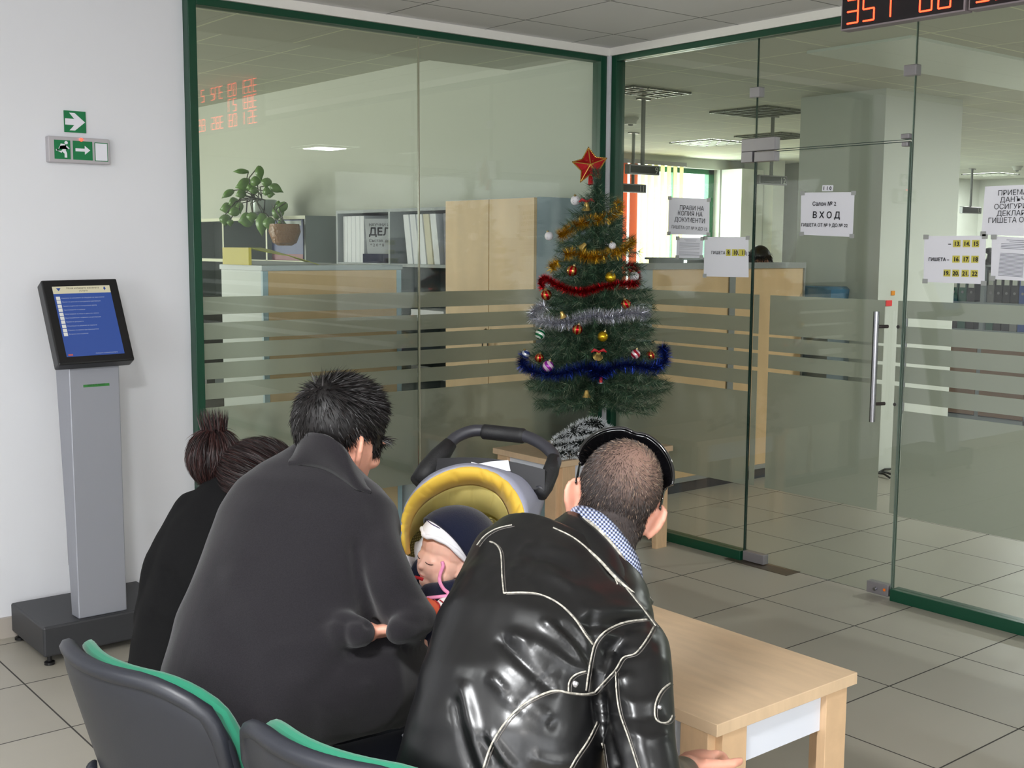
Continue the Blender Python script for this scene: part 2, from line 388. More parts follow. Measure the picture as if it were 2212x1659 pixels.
for z in (0.907, 1.262):
    MB().cyl((0.016, -1.905, z), (0.075, -1.905, z), 0.008, 12).build('handle_standoff', MATS['dark_steel'], door, True, 40)
# patch fittings
m_patch = M('patch_fitting_metal', (150, 146, 150), 0.42, 0.6)
def patch(name, y0, y1, z0, z1, par, x0=-0.012, x1=0.03): return MB().box(x0, x1, y0, y1, z0, z1).build(name, m_patch, par, bevel=0.003)
patch('patch_hinge', -1.197, -1.071, 2.040, 2.090, door); patch('patch_bracket', -1.197, -0.987, 2.094, 2.158, w4); patch('patch_bracket', -1.058, -0.987, 2.040, 2.094, w3)
patch('patch_bracket', -1.092, -1.030, 2.357, 2.408, w4); patch('patch_bracket', -1.958, -1.895, 2.372, 2.420, w4)
patch('strike_plate', -1.935, -1.895, 2.100, 2.122, w4); patch('strike_plate', -1.931, -1.90, 2.066, 2.086, door)
patch('patch_hinge', -1.205, -1.071, 0.006, 0.056, door)
lk = patch('lock', -1.932, -1.815, 0.012, 0.066, door)
MB().cyl((-0.012, -1.868, 0.040), (-0.026, -1.866, 0.036), 0.008, 12).build('lock_cylinder', m_steel, lk, True, 40)
MB().cyl((-0.012, -1.912, 0.042), (-0.0135, -1.912, 0.042), 0.007, 12).build('lock_mark', M('orange_plastic', (240, 120, 30), 0.5), lk)
struct(MB().box(-0.06, 0.05, -1.39, -0.99, 0.0, 0.0025).build('trim_6', M('floor_spring_plate', (96, 86, 74), 0.45, 0.5)))
# ------------------------------------------------------------------ hall behind the right-hand glass
struct(MB().box(2.56, 3.55, -0.10, 0.62, 0, 2.72).build('column_hall', m_wallb))
struct(MB().box(0.87, 13.1, -1.36, -0.70, 2.704, 2.72).build('ceiling_soffit', M('gloss_soffit', (222, 228, 220), 0.32)))
YW = 5.2
def wx(u, v=500): return float(ony(u, v, YW)[0])
xw = [wx(u) for u in (1340, 1372, 1465, 1535, 1550, 1600, 1625, 1668, 1722, 1745)]
# window wall: pieces between the openings
def wallseg(name, x0, x1, z0, z1, y0=YW, y1=YW+0.2, m=None): return struct(MB().box(x0, x1, y0, y1, z0, z1).build(name, m or m_wallb))
wallseg('wall_window_1', 0.1, xw[0]-0.6, 0, 2.72); wallseg('wall_window_2', xw[4]+0.02, xw[8]+0.02, 0, 2.72)
wallseg('wall_window_3', 9.6, 13.2, 0, 2.72); wallseg('wall_window_4', xw[0]-0.6, xw[4]+0.02, 2.60, 2.72); wallseg('wall_window_5', xw[0]-0.6, xw[4]+0.02, 0, 0.9)
wallseg('wall_window_6', xw[8]+0.02, 9.6, 2.50, 2.72); wallseg('wall_window_7', xw[8]+0.02, 9.6, 0, 0.9)
m_wpane = glass_mat('window_glass', (0.95, 0.97, 0.95))
def window(name, x0, x1, z0, z1, mull):
    r = thing(name, 'green framed window', 'window', ((x0+x1)/2, YW+0.1, z0)); struct(r)
    MB().box(x0+0.01, x1-0.01, YW+0.145, YW+0.15, z0+0.01, z1-0.01).build('pane', m_wpane, r)
    f = MB().box(x0, x0+0.07, YW+0.1, YW+0.17, z0, z1).box(x1-0.10, x1, YW+0.1, YW+0.17, z0, z1).box(x0, x1, YW+0.1, YW+0.17, z1-0.06, z1).box(x0, x1, YW+0.1, YW+0.17, z0, z0+0.06)
    for mx in mull: f.box(mx-0.04, mx+0.04, YW+0.1, YW+0.17, z0, z1)
    f.build('window_frame', M('green_window_frame', (8, 104, 64), 0.4), r); return r
window('window_6', xw[0]-0.6, xw[4]+0.02, 0.9, 2.60, [xw[2]+0.03]); window('window_7', xw[8]+0.02, 9.6, 0.9, 2.50, [])
# deep white reveals beside the windows
struct(MB().box(xw[4]+0.03, xw[5], YW-0.35, YW-0.02, 0, 2.60).build('wall_reveal_1', m_wallb))
struct(MB().box(xw[5]+0.01, xw[6], YW-0.5, YW-0.02, 0, 2.719).build('column_2', m_wallb))
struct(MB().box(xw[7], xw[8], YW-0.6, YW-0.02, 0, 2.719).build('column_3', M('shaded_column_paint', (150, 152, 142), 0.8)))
# ------------------------------------------------------------------ things on the left wall
YWALL = 0.03
def wallbox(mb, u0, v0, u1, v1, y, dep, mi=0):
    a = ony(u0, v0, y); b = ony(u1, v1, y); mb.box(a[0], b[0], y, y+dep, b[2], a[2], mi); return a, b
m_sgreen = M('sign_green', (0, 118, 66), 0.4)
s = MB().box(-3.040, -2.952, 0.022, 0.029, 2.070, 2.157)
sg = s.build('arrow_sign', m_sgreen); tag(sg, 'small square green sign with a white right-pointing arrow, above the emergency light', 'sign')
ar = [(0.003, 0.030), (0.040, 0.030), (0.020, 0.008), (0.042, 0.008), (0.084, 0.0435), (0.042, 0.079), (0.020, 0.079), (0.040, 0.055), (0.003, 0.055)]
MB().prism(ar, (-3.040, 0.0218, 2.070), X_, Z_, (0, -0.0008, 0)).build('arrow', m_white, sg)
el = thing('emergency_light', 'grey emergency exit light with running man, arrow and white panel', 'exit light', (-2.99, 0.03, 1.945))
MB().box(-3.118, -2.866, -0.008, 0.0295, 1.944, 2.048).build('housing', M('pale_grey_plastic', (182, 178, 182), 0.45), el, bevel=0.004)
for a, b in ((-3.095, -3.030), (-3.020, -2.940)):
    MB().box(a, b, -0.0095, -0.0085, 1.958, 2.034).build('sign_panel', m_sgreen, el)
p = MB().box(-2.931, -2.876, -0.0095, -0.0085, 1.956, 2.032).build('sign_panel', m_sgreen, el)
MB().box(-2.928, -2.879, -0.0105, -0.0097, 1.959, 2.029).build('blank_panel', m_white, p)
pic = MB(); O = (-3.095, -0.0098, 1.958); T = (0, -0.0006, 0)
pic.prism([(0.048+0.007*math.cos(a*PI/6), 0.066+0.007*math.sin(a*PI/6)) for a in range(12)], O, X_, Z_, T)
for poly in ([(0.026,0.062),(0.042,0.060),(0.046,0.050),(0.058,0.040),(0.061,0.043),(0.049,0.056),(0.045,0.034),(0.030,0.030),(0.034,0.046),(0.030,0.054),(0.022,0.052),(0.016,0.042),(0.019,0.040)],
             [(0.030,0.036),(0.045,0.036),(0.050,0.024),(0.050,0.006),(0.040,0.006),(0.040,0.022),(0.030,0.030),(0.028,0.024),(0.010,0.034),(0.006,0.040),(0.006,0.033),(0.026,0.032)]):
    pic.prism(poly, O, X_, Z_, T); O = (O[0], O[1]-0.0007, O[2])
pic.build('running_man', m_white, el)
MB().prism([(0.010,0.034),(0.048,0.034),(0.048,0.022),(0.070,0.040),(0.048,0.058),(0.048,0.046),(0.010,0.046)], (-3.020, -0.0100, 1.958), X_, Z_, T).build('arrow', m_white, el)
MB().sphere((-2.985, -0.010, 2.040), 0.007, 12, 8).build('indicator_lamp', emis('red_led', (1.0, 0.04, 0.02), 6), el, True)
# ------------------------------------------------------------------ information kiosk
k = thing('information_kiosk', 'silver touch-screen kiosk with tilted black monitor against the white wall', 'kiosk', (-3.1, -0.25, 0))
zt = 0.155
mb = MB().hexa([(-3.345,-0.375,0.035),(-2.83,-0.375,0.035),(-2.83,-0.02,0.035),(-3.30,-0.02,0.035),(-3.365,-0.43,zt),(-2.835,-0.43,zt),(-2.805,-0.02,zt),(-3.285,-0.02,zt)])
mb.hexa([(-3.355,-0.40,0.05),(-2.835,-0.40,0.05),(-2.83,-0.02,0.05),(-3.30,-0.02,0.05),(-3.365,-0.43,zt-0.002),(-2.835,-0.43,zt-0.002),(-2.805,-0.02,zt-0.002),(-3.285,-0.02,zt-0.002)])
mb = MB().box(-3.345, -2.815, -0.43, -0.02, 0.036, zt)
mb.build('base', M('anthracite_metal', (50, 51, 54), 0.5), k, bevel=0.008)
for x in (-3.32, -2.84):
    for y in (-0.41, -0.04): MB().lathe((x, y, 0), [(0.012, 0.0), (0.020, 0.002), (0.020, 0.012), (0.009, 0.016), (0.009, 0.036)], 14).build('foot', m_black, k, True, 40)
# column: front leans forward towards its foot, sides narrow downwards
f_t, f_b = (-3.168, -2.968, -0.30, 1.135), (-3.200, -3.008, -0.405, zt)
mb = MB().hexa([(f_b[0],-0.405,zt),(f_b[1],-0.405,zt),(f_b[1]+.005,-0.335,zt),(f_b[0]-.004,-0.335,zt),(f_t[0],-0.30,1.16),(f_t[1],-0.30,1.16),(f_t[1]+.004,-0.150,1.16),(f_t[0]-.004,-0.150,1.16)])
mb.build('column', M('silver_paint', (150, 152, 160), 0.42, 0.25), k, bevel=0.004)
def kf(t, s): return np.array([f_b[0]+(f_t[0]-f_b[0])*s + t*0.196, -0.405+0.105*s-0.001, zt+(1.135-zt)*s])
a, b = kf(0.27, 0.925), kf(0.80, 0.925)
mb = MB().obox((a+b)/2, ((b-a)/2), (0, -0.0015, 0), (0, 0.001, 0.0075)); st = mb.build('ticket_slot_label', M('label_green', (44, 120, 50), 0.5), k)
text_mesh([('ВЗЕМЕТЕ БИЛЕТ', 0.052, -0.003, 0.0085, 'CENTER')], (a[0], a[1]-0.0016, a[2]), X_, Z_).build('lettering', M('dark_green_ink', (16, 60, 24), 0.6), st)
# monitor
TL, TR = at(98, 605, 5.05), at(258, 601, 5.05)
def scr(u, v, y): return ony(u, v, y)
TL = scr(98, 605, -0.215); TR = scr(258, 601.5, -0.215); BR = scr(285, 777, -0.375); BL = scr(117, 789, -0.375)
wv = ((TR-TL)+(BR-BL))/2; hv = ((TL-BL)+(TR-BR))/2; ctr = (TL+TR+BL+BR)/4
W_, H_ = np.linalg.norm(wv), np.linalg.norm(hv); wv = wv/W_; hv = hv-wv*(hv@wv); hv /= np.linalg.norm(hv); nv = np.cross(wv, hv)
mon = MB(); mon.obox(ctr-nv*0.03, wv*W_/2, hv*H_/2, nv*0.03); mo = mon.build('monitor', m_black, k, bevel=0.006)
S = MB().obox(ctr+nv*0.0006, wv*(W_/2-0.036), hv*(H_/2-0.030), nv*0.0004); S.build('screen', emis('screen_blue', (0.012, 0.06, 0.30), 0.9), mo)
SW, SH = W_-0.072, H_-0.060; so = ctr-wv*SW/2-hv*SH/2+nv*0.0012
def sp(x, y): return so+wv*x*SW+hv*y*SH
MB().add([sp(0, .895), sp(1, .895), sp(1, 1), sp(0, 1)], [(0, 1, 2, 3)]).build('screen_header', emis('screen_cream', (0.62, 0.58, 0.40), 0.9), mo)
ic = MB(); tx = []
rows = [('Издаване на документи за плащания на задължения', .83), ('Прием на данъчни и осигурителни декларации', .775), ('Прием на данъчни и осигурителни декларации', .715), ('Удостоверения и справки', .66),
        ('Регистриране на лица по данъчни закони', .60), ('Възстановяване и издаване на декларации', .545), ('Прием на документи', .49), ('Обжалване на решения за издаване', .43), ('Справки по сметки при прехвърляне', .37), ('Въпроси към служител', .315)]
for i, (t, y) in enumerate(rows):
    ic.add([sp(.03, y-.024), sp(.098, y-.024), sp(.098, y+.024), sp(.03, y+.024)], [(0, 1, 2, 3)]); tx.append((t[:int(48*[1, 1, .78, .6, .9, 1, .5, .95, .8, .45][i])], .115*SW, (y-.008)*SH, 0.0066, 'LEFT'))
ic.build('screen_buttons', emis('screen_white', (0.7, 0.7, 0.66), 0.9), mo)
tx += [('Изберете желаната услуга', .50*SW, .02*SH, 0.0066, 'LEFT')]
text_lines(tx, so, wv, hv, 'screen_lettering', emis('screen_text', (0.45, 0.5, 0.62), 0.8), mo)
text_mesh([('Моля изберете желаната', .52*SW, .957*SH, 0.0105, 'CENTER'), ('услуга', .52*SW, .918*SH, 0.0105, 'CENTER')], so+nv*0.0006, wv, hv).build('header_lettering', m_ink, mo)
lg = MB(); lg.add([sp(.10-.04, .975)+nv*.001, sp(.10, .93)+nv*.001, sp(.14, .975)+nv*.001], [(0, 1, 2)]); lg.build('screen_emblem', M('emblem_blue', (38, 74, 150), 0.5), mo); lg = MB(); lg.add([sp(.90-.022, .955)+nv*.001, sp(.90, .925)+nv*.001, sp(.922, .955)+nv*.001, sp(.90, .985)+nv*.001], [(0, 1, 2, 3)])
lg.build('screen_emblem', M('emblem_blue', (38, 74, 150), 0.5), mo)
MB().add([sp(.03, .012)+nv*.001, sp(.11, .012)+nv*.001, sp(.11, .035)+nv*.001, sp(.03, .035)+nv*.001], [(0, 1, 2, 3)]).build('screen_flag', emis('screen_red', (0.5, 0.10, 0.08), 0.8), mo)
# power cord behind the kiosk
cab = [ony(u, v, -0.01) for u, v in ((140, 1010), (143, 1080), (146, 1150), (150, 1220))]
tag(MB().tube(cab, 0.004, 8).build('power_cord', m_alu, None, True), 'thin grey power cord hanging behind the kiosk column', 'cord')
# ------------------------------------------------------------------ queue display hanging from the ceiling
q = thing('queue_display', 'black ceiling-hung queue board with red dotted digits', 'queue display', (-1.0, -3.0, 2.40))
XB = -1.0
m_led = emis('led_red_orange', (1.0, 0.03, 0.008), 10.0)
SEG = {'0': 'abcdef', '1': 'bc', '2': 'abged', '3': 'abgcd', '5': 'afgcd', '7': 'abc', '8': 'abcdefg', '9': 'abcdfg', ' ': ''}
def digit(mb, ch, y, z, w, h):     # y runs to the viewer's right (towards -y)
    P = {'a': ((0, h), (w, h)), 'b': ((w, h), (w, h/2)), 'c': ((w, h/2), (w, 0)), 'd': ((0, 0), (w, 0)), 'e': ((0, h/2), (0, 0)), 'f': ((0, h), (0, h/2)), 'g': ((0, h/2), (w, h/2))}
    for sgm in SEG[ch]:
        (a, b), (c, d) = P[sgm]; n = 10
        for i in range(n):
            t = (i+0.5)/n; mb.sphere((XB-0.001, y-(a+(c-a)*t), z+b+(d-b)*t), 0.0033, 6, 4)
def one_digit(ch, y, z):
    if ch == ' ': return
    d = MB(); digit(d, ch, y, z, 0.045, 0.082); d.build('digit', m_led, q, True)
m_bface = M('display_face', (14, 8, 14), 0.35)
rowsz = [2.424, 2.526, 2.628]
mods = [(-2.268, [('351', '08'), ('388', '27'), ('353', '09')]), (-2.770, [('385', '85'), ('   ', '  '), ('372', '21')]), (-3.272, [('   ', '  '), ('372', '  '), ('   ', '  ')])]
for y0, rw in mods:
    y1 = y0-0.490
    b = MB().box(XB, XB+0.05, y1, y0, 2.402, 2.718); b.build('housing', M('display_casing', (128, 118, 122), 0.5), q, bevel=0.003)
    MB().box(XB-0.0008, XB+0.001, y1+0.006, y0-0.006, 2.408, 2.712).build('display_face', m_bface, q)
    for zz, (a3, b2) in zip(rowsz, rw):
        for i, ch in enumerate(a3): one_digit(ch, y0-0.028-i*0.067, zz)
        for i, ch in enumerate(b2): one_digit(ch, y0-0.322-i*0.070, zz)
for y in (-2.5, -3.0, -3.5): MB().box(XB+0.012, XB+0.036, y-0.02, y+0.02, 2.7175, 2.7199).build('ceiling_bracket', m_alu, q)
# ------------------------------------------------------------------ notices taped to the glass
def notice(label, corners, lines, tape=(0, 1, 2, 3), group=None, hl=None, th=0.0012, rules=None, x=0.0):
    """corners in pixels: TL TR BR BL, taped to the room side of the right-hand glass"""
    C = [onx(u, v, x+0.003) for u, v in corners]; TLc, TRc, BRc, BLc = C
    r = thing('paper_notice', label, 'notice', (0, (TLc[1]+TRc[1])/2, BLc[2]), group)
    n = np.array([-1.0, 0, 0]); G = [[TLc*(1-s)*(1-t)+TRc*s*(1-t)+BLc*(1-s)*t+BRc*s*t + n*(0.0015*math.sin(s*PI)*math.sin(t*PI)) for s in np.linspace(0, 1, 7)] for t in np.linspace(0, 1, 7)]
    MB().sheet(G, th).build('sheet', m_white, r, True, 30)
    uxv = np.array([0, -1.0, 0]); uyv = Z_
    org = np.array([x+0.003-0.0030, C[3][1], C[3][2]]); W = abs(BRc[1]-BLc[1]); H = TLc[2]-BLc[2]
    ang = math.atan2(TRc[2]-TLc[2], -(TRc[1]-TLc[1])); uxv, uyv = np.array([0, -math.cos(ang), math.sin(ang)]), np.array([0, math.sin(ang), math.cos(ang)])
    if hl:
        for (a, b, c, d) in hl: MB().add([org+uxv*a*W+uyv*b*H, org+uxv*c*W+uyv*b*H, org+uxv*c*W+uyv*d*H, org+uxv*a*W+uyv*d*H], [(0, 1, 2, 3)]).build('highlight', M('highlighter', (206, 196, 90), 0.8), r)
    if lines: text_lines([(t[0], t[1]*W, t[2]*H, t[3]*H)+tuple(t[4:]) for t in lines], org-np.array([0.0004, 0, 0]), uxv, uyv, 'lettering', m_ink, r)
    if rules:
        rb = MB()
        for (a, c, y) in rules: rb.add([org+uxv*a*W+uyv*(y-.006)*H, org+uxv*c*W+uyv*(y-.006)*H, org+uxv*c*W+uyv*(y+.006)*H, org+uxv*a*W+uyv*(y+.006)*H], [(0, 1, 2, 3)])
        rb.build('small_print', M('grey_ink', (128, 128, 140), 0.8), r)
    for i in tape:
        c = C[i]; s_ = [(1, -1), (-1, -1), (-1, 1), (1, 1)][i]
        MB().box(x+0.003-0.0034, x+0.003-0.0028, c[1]-0.016-0.006*s_[0]*1, c[1]+0.010-0.006*s_[0], c[2]-0.010+0.004*s_[1], c[2]+0.010+0.004*s_[1]).build('tape', m_tape, r)
    return r
B = 0.0006
notice('white notice about document copies taped to the glass left of the door', [(1445, 426), (1533, 430), (1532, 508), (1443, 506)],
       [('ПРАВИ НА', .55, .68, .17, 'CENTER'), ('КОПИЯ НА', .52, .53, .17, 'CENTER'), ('ДОКУМЕНТИ', .52, .36, .17, 'CENTER'), ('ГИШЕТА ОТ № 9 ДО 12', .52, .17, .115, 'CENTER')])
r1 = [(.3, .8, .90), (.35, .75, .84)]+[(.12, .9, y) for y in (.74, .69, .64, .58, .50, .44, .30, .25, .19, .14)]
notice('small closely printed notice under the document copies notice', [(1462, 513), (1519, 514), (1517, 557), (1461, 557)], None, rules=r1)
notice('white notice with highlighted numbers 9 to 12 beside the door edge', [(1522, 512), (1617, 512), (1617, 599), (1520, 597)],
       [('ГИШЕТА –', .17, .57, .11, 'LEFT', .0003), ('9.  10.  11', .53, .565, .15, 'LEFT', .001), ('12', .93, .54, .15, 'LEFT')], tape=(0, 1, 3), hl=[(.50, .53, .60, .70), (.63, .53, .75, .70), (.77, .53, .91, .70)])
np_ = notice('tiny white plate with the number 110 on the glass door', [(1777, 400), (1800, 400), (1799, 413), (1776, 413)], [('1 1 0', .5, .2, .85, 'CENTER', .0008)], tape=(), th=0.003)
np_['category'] = 'number plate'
notice('white entrance notice reading ВХОД on the glass door', [(1731, 416), (1846, 415), (1842, 512), (1729, 507)],
       [('Салон № 2', .44, .69, .13, 'CENTER', .0006), ('В Х О Д', .49, .40, .21, 'CENTER', .0010), ('ГИШЕТА ОТ № 9 ДО № 22', .46, .20, .105, 'CENTER', .0004)])
notice('white notice listing highlighted numbers 13 to 22 right of the door', [(1997, 510), (2130, 509), (2127, 614), (1995, 609)],
       [('–  13.  14.  15', .885, .79, .125, 'RIGHT', .001), ('ГИШЕТА – ', .44, .46, .10, 'RIGHT', .0006), ('16.  17.  18', .885, .46, .125, 'RIGHT', .001), ('19.  20.  21.  22', .885, .16, .125, 'RIGHT', .001)],
       hl=[(.47, .76, .59, .91), (.63, .76, .745, .91), (.775, .76, .89, .91), (.47, .43, .59, .58), (.63, .43, .745, .58), (.775, .43, .89, .58), (.335, .13, .45, .28), (.48, .13, .59, .28), (.63, .13, .745, .28), (.775, .13, .89, .28)])
notice('large tilted notice with five lines of big capitals at the right edge', [(2128, 403), (2275, 396), (2268, 512), (2120, 507)],
       [('ПРИЕМАНЕ НА', .60, .80, .15, 'CENTER'), ('ДАНЪЧНИ И', .58, .66, .15, 'CENTER'), ('ОСИГУРИТЕЛНИ', .60, .52, .15, 'CENTER'), ('ДЕКЛАРАЦИИ', .58, .38, .15, 'CENTER'), ('ГИШЕТА ОТ № 13', .53, .24, .15, 'CENTER')], tape=(3,))
r2 = [(.2, .8, .93), (.25, .75, .89)]+[(.12, .9, .84-.035*i) for i in range(4)]+[(.12, .52, .62-.03*i) for i in range(18)]+[(.56, .92, .62-.03*i) for i in range(18)]
notice('closely printed list in two columns below the large tilted notice', [(2143, 510), (2275, 517), (2275, 610), (2140, 603)], None, rules=r2, tape=(0, 3))
tag(MB().box(2.552, 2.559, -0.20+0.10, -0.155+0.10, 1.223, 1.253).build('red_sticker', M('red_sticker', (240, 60, 60), 0.5)), 'small red sticker low on the white column face', 'sticker')
p = ony(1929, 633, -0.104); tag(MB().box(p[0]-0.022, p[0]+0.022, -0.107, -0.1005, p[2]-0.016, p[2]+0.016).build('orange_sticker', M('orange_sticker', (240, 150, 40), 0.5)), 'small orange sticker above the red one on the column', 'sticker')
bpy.data.objects.remove(bpy.data.objects['red_sticker'])
p = ony(1920, 655, -0.104); tag(MB().box(p[0]-0.036, p[0]+0.036, -0.107, -0.1005, p[2]-0.02, p[2]+0.02).build('red_sticker', MATS['red_sticker']), 'small red sticker low on the bright white column face', 'sticker')
# ------------------------------------------------------------------ hanging counter numbers
def counter_sign(num, y, u0, v0, u1, v1, pu, pv, face, label):
    a = ony(u0, v0, y); b = ony(u1, v1, y); zc = (a[2]+b[2])/2; h = (a[2]-b[2])/2
    r = thing('counter_sign', label, 'counter number sign', ((a[0]+b[0])/2, y, b[2]), 'hanging counter numbers')
    MB().box(a[0], b[0], y, y+0.05, zc-h, zc+h).build('sign_box', m_alu, r, bevel=0.004)
    MB().box(a[0]+0.012, b[0]-0.012, y-0.002, y-0.0005, zc-h+0.010, zc+h-0.010).build('sign_face', face, r)
    text_mesh([(num, b[0]-a[0]-0.02, -h*0.72, h*2.0, 'RIGHT')], (a[0], y-0.0026, zc), X_, Z_).build('lettering', M('sign_digits', (196, 200, 190), 0.5), r)
    xp = float(ony(pu, v0, y)[0])
    MB().cyl((xp, y+0.025, zc+h), (xp, y+0.025, 2.715), 0.016, 10).build('hanging_rod', M('grey_rod', (112, 114, 112), 0.5), r, True, 40)
    MB().box(xp-0.06, xp+0.06, y+0.005, y+0.045, 2.709, 2.7195).build('ceiling_plate', m_alu, r); return r
fk = M('sign_black', (22, 24, 26), 0.3)
counter_sign('9', 1.405, 1360, 354, 1425, 379, 1393, 0, fk, 'hanging sign with number 9 in front of the blinds')
counter_sign('11', 3.32, 1345, 396, 1396, 417, 1371, 0, fk, 'hanging sign with number 11 in front of the orange blind')
counter_sign('12', 1.51, 1641, 377, 1700, 401, 1671, 0, fk, 'hanging sign with number 12 left of the column')
counter_sign('13', 3.84, 2080, 446, 2120, 462, 2100, 0, fk, 'hanging sign with number 13 right of the column')
# ------------------------------------------------------------------ recessed louvre lamps
m_mirror = M('louvre_metal', (120, 122, 112), 0.4, 0.6)
def lamp(cx, cy, on, label, z=2.72, sx=0.6, sy=0.6, power=0, group='recessed louvre lamps'):
    r = thing('ceiling_lamp', label, 'ceiling lamp', (cx, cy, z-0.02), group)
    MB().box(cx-sx/2+0.02, cx+sx/2-0.02, cy-sy/2+0.02, cy+sy/2-0.02, z-0.003, z-0.001).build('diffuser', emis('lamp_on_%d' % int(on*10), (0.95, 1.0, 0.92), on), r)
    f = MB()
    for k_ in range(5):
        t = -1+2*k_/4
        f.box(cx+t*(sx/2-0.02)-0.006, cx+t*(sx/2-0.02)+0.006, cy-sy/2, cy+sy/2, z-0.016, z-0.003)
        f.box(cx-sx/2, cx+sx/2, cy+t*(sy/2-0.02)-0.006, cy+t*(sy/2-0.02)+0.006, z-0.016, z-0.003)
    f.build('louvre', m_mirror, r)
    if power:
        ld = bpy.data.lights.new('lamp_light', 'AREA'); ld.shape = 'RECTANGLE'; ld.size = sx*0.6; ld.size_y = sy*0.6; ld.energy = power; ld.color = (0.97, 0.98, 1.0)
        lo = bpy.data.objects.new('lamp_light', ld); COL.objects.link(lo); lo.location = (cx, cy, z-0.018); lo.parent = r; lo.matrix_parent_inverse = Matrix.Translation(-Vector(ROOT[r.name]))
    return r
# ------------------------------------------------------------------ hall lamps and detectors
LOFF, LON = 0.05, 10.0
lamp(3.01, 1.36, LOFF, 'unlit louvre lamp above the number 12 sign', 2.72)
lamp(4.80, 2.62, LOFF, 'unlit louvre lamp behind the door bracket')
lamp(4.86, 3.55, LON, 'lit louvre lamp above the blinds', power=40)
lamp(1.42, 1.10, LOFF, 'unlit louvre lamp beside the corner post', sy=0.35)
lamp(11.9, 4.3, LON, 'bright louvre lamp far right, beyond the number 13 sign', power=60)
lamp(7.4, 0.9, LON, 'lit louvre lamp hidden behind the column', power=70)
lamp(3.7, -2.6, LON, 'lit louvre lamp over the aisle right of the column', power=115)
lamp(2.2, -6.9, LON, 'lit louvre lamp over the far end of the aisle, beyond the right edge', power=90)
def detector(x, y, label):
    r = thing('smoke_detector', label, 'smoke detector', (x, y, 2.67))
    MB().lathe((x, y, 2.66), [(0.015, 0.0), (0.05, 0.004), (0.055, 0.03), (0.07, 0.045), (0.07, 0.0595)], 20).build('detector_body', M('detector_plastic', (190, 192, 184), 0.5), r, True, 40)
    MB().lathe((x, y, 2.650), [(0.01, 0.0), (0.022, 0.004), (0.022, 0.012)], 14).build('sensor_cap', m_dark, r, True, 40)
detector(2.58, 2.42, 'round smoke detector on the hall ceiling near the corner post')
detector(10.6, 3.2, 'round smoke detector on the hall ceiling at the far right')
# ------------------------------------------------------------------ blinds of the window wall
m_bl = M('blind_fabric', (232, 226, 196), 0.8, trans=0.0); m_or = M('orange_blind_fabric', (206, 118, 78), 0.8)
def transl(m, c, f):
    nt = m.node_tree; L = nt.links; b = nt.nodes['Principled BSDF']; out = [n for n in nt.nodes if n.type == 'OUTPUT_MATERIAL'][0]
    t = nd(nt, 'ShaderNodeBsdfTranslucent'); t.inputs['Color'].default_value = lin(c)+(1,); mx = nd(nt, 'ShaderNodeMixShader'); mx.inputs[0].default_value = f
    L.new(b.outputs[0], mx.inputs[1]); L.new(t.outputs[0], mx.inputs[2]); L.new(mx.outputs[0], out.inputs['Surface'])
transl(m_bl, (240, 232, 196), 0.6); transl(m_or, (205, 112, 72), 0.3)
def blind(name, label, x0, x1, n, mat, group):
    r = thing(name, label, 'blind', ((x0+x1)/2, YW-0.06, 0.95))
    MB().box(x0, x1, YW-0.09, YW-0.03, 2.60, 2.65).build('head_rail', m_alu, r)
    w = (x1-x0)/n
    for i in range(n):
        xa = x0+w*i+0.006; xb = x0+w*(i+1)-0.006
        MB().add([(xa, YW-0.075, 0.95), (xb, YW-0.045, 0.95), (xb, YW-0.045, 2.60), (xa, YW-0.075, 2.60), (xa, YW-0.073, 0.95), (xb, YW-0.043, 0.95), (xb, YW-0.043, 2.60), (xa, YW-0.073, 2.60)],
                 [(0, 1, 2, 3), (7, 6, 5, 4), (0, 4, 5, 1), (1, 5, 6, 2), (2, 6, 7, 3), (3, 7, 4, 0)]).build('slat', mat, r)
    return r
blind('vertical_blind', 'orange vertical blind next to the green corner frame', xw[0]-0.45, xw[1]-0.01, 4, m_or, None)
blind('vertical_blind', 'cream vertical blind behind the counter, drawn half across the window', xw[1], xw[2]+0.03, 7, m_bl, None)
# ------------------------------------------------------------------ counter in front of the windows
cz = 1.515
c = thing('reception_counter', 'tall wood-panelled counter with grey frame behind the door', 'counter', (1.4, 0.33, 0))
x0, x1 = 0.56, 2.255
MB().box(x0, x1, 0.31, 0.36, 0.10, cz-0.04).build('wood_panel', m_oak, c)
fr = MB().box(x0, x1, 0.295, 0.375, cz-0.04, cz).box(x1-0.012, x1, 0.298, 0.372, 0.02, cz-0.04).box(1.44, 1.50, 0.300, 0.309, 0.10, cz-0.04).box(x0, x1, 0.30, 0.37, 0.07, 0.10)
fr.build('frame', M('grey_frame', (138, 140, 138), 0.5), c)
MB().box(x0, 0.70, 0.302, 0.3085, 0.10, cz-0.04).build('grey_panel', m_grey, c)
MB().box(x0+0.02, x1-0.02, 0.315, 0.355, 0.0, 0.07).build('plinth', M('dark_plinth', (52, 52, 58), 0.5), c)
t = MB().box(1.02, 1.46, 0.40, 0.70, cz+0.0, cz+0.02)
ct = thing('counter_shelf', 'thin grey shelf on top of the counter below the notices', 'shelf', (1.24, 0.5, cz))
MB().box(1.05, 1.50, 0.37, 0.72, cz+0.018, cz+0.032).build('board', m_greyd, ct)
for x in (1.08, 1.46): MB().box(x-0.01, x+0.01, 0.40, 0.70, cz*0, cz+0.018).build('leg', m_greyd, ct)
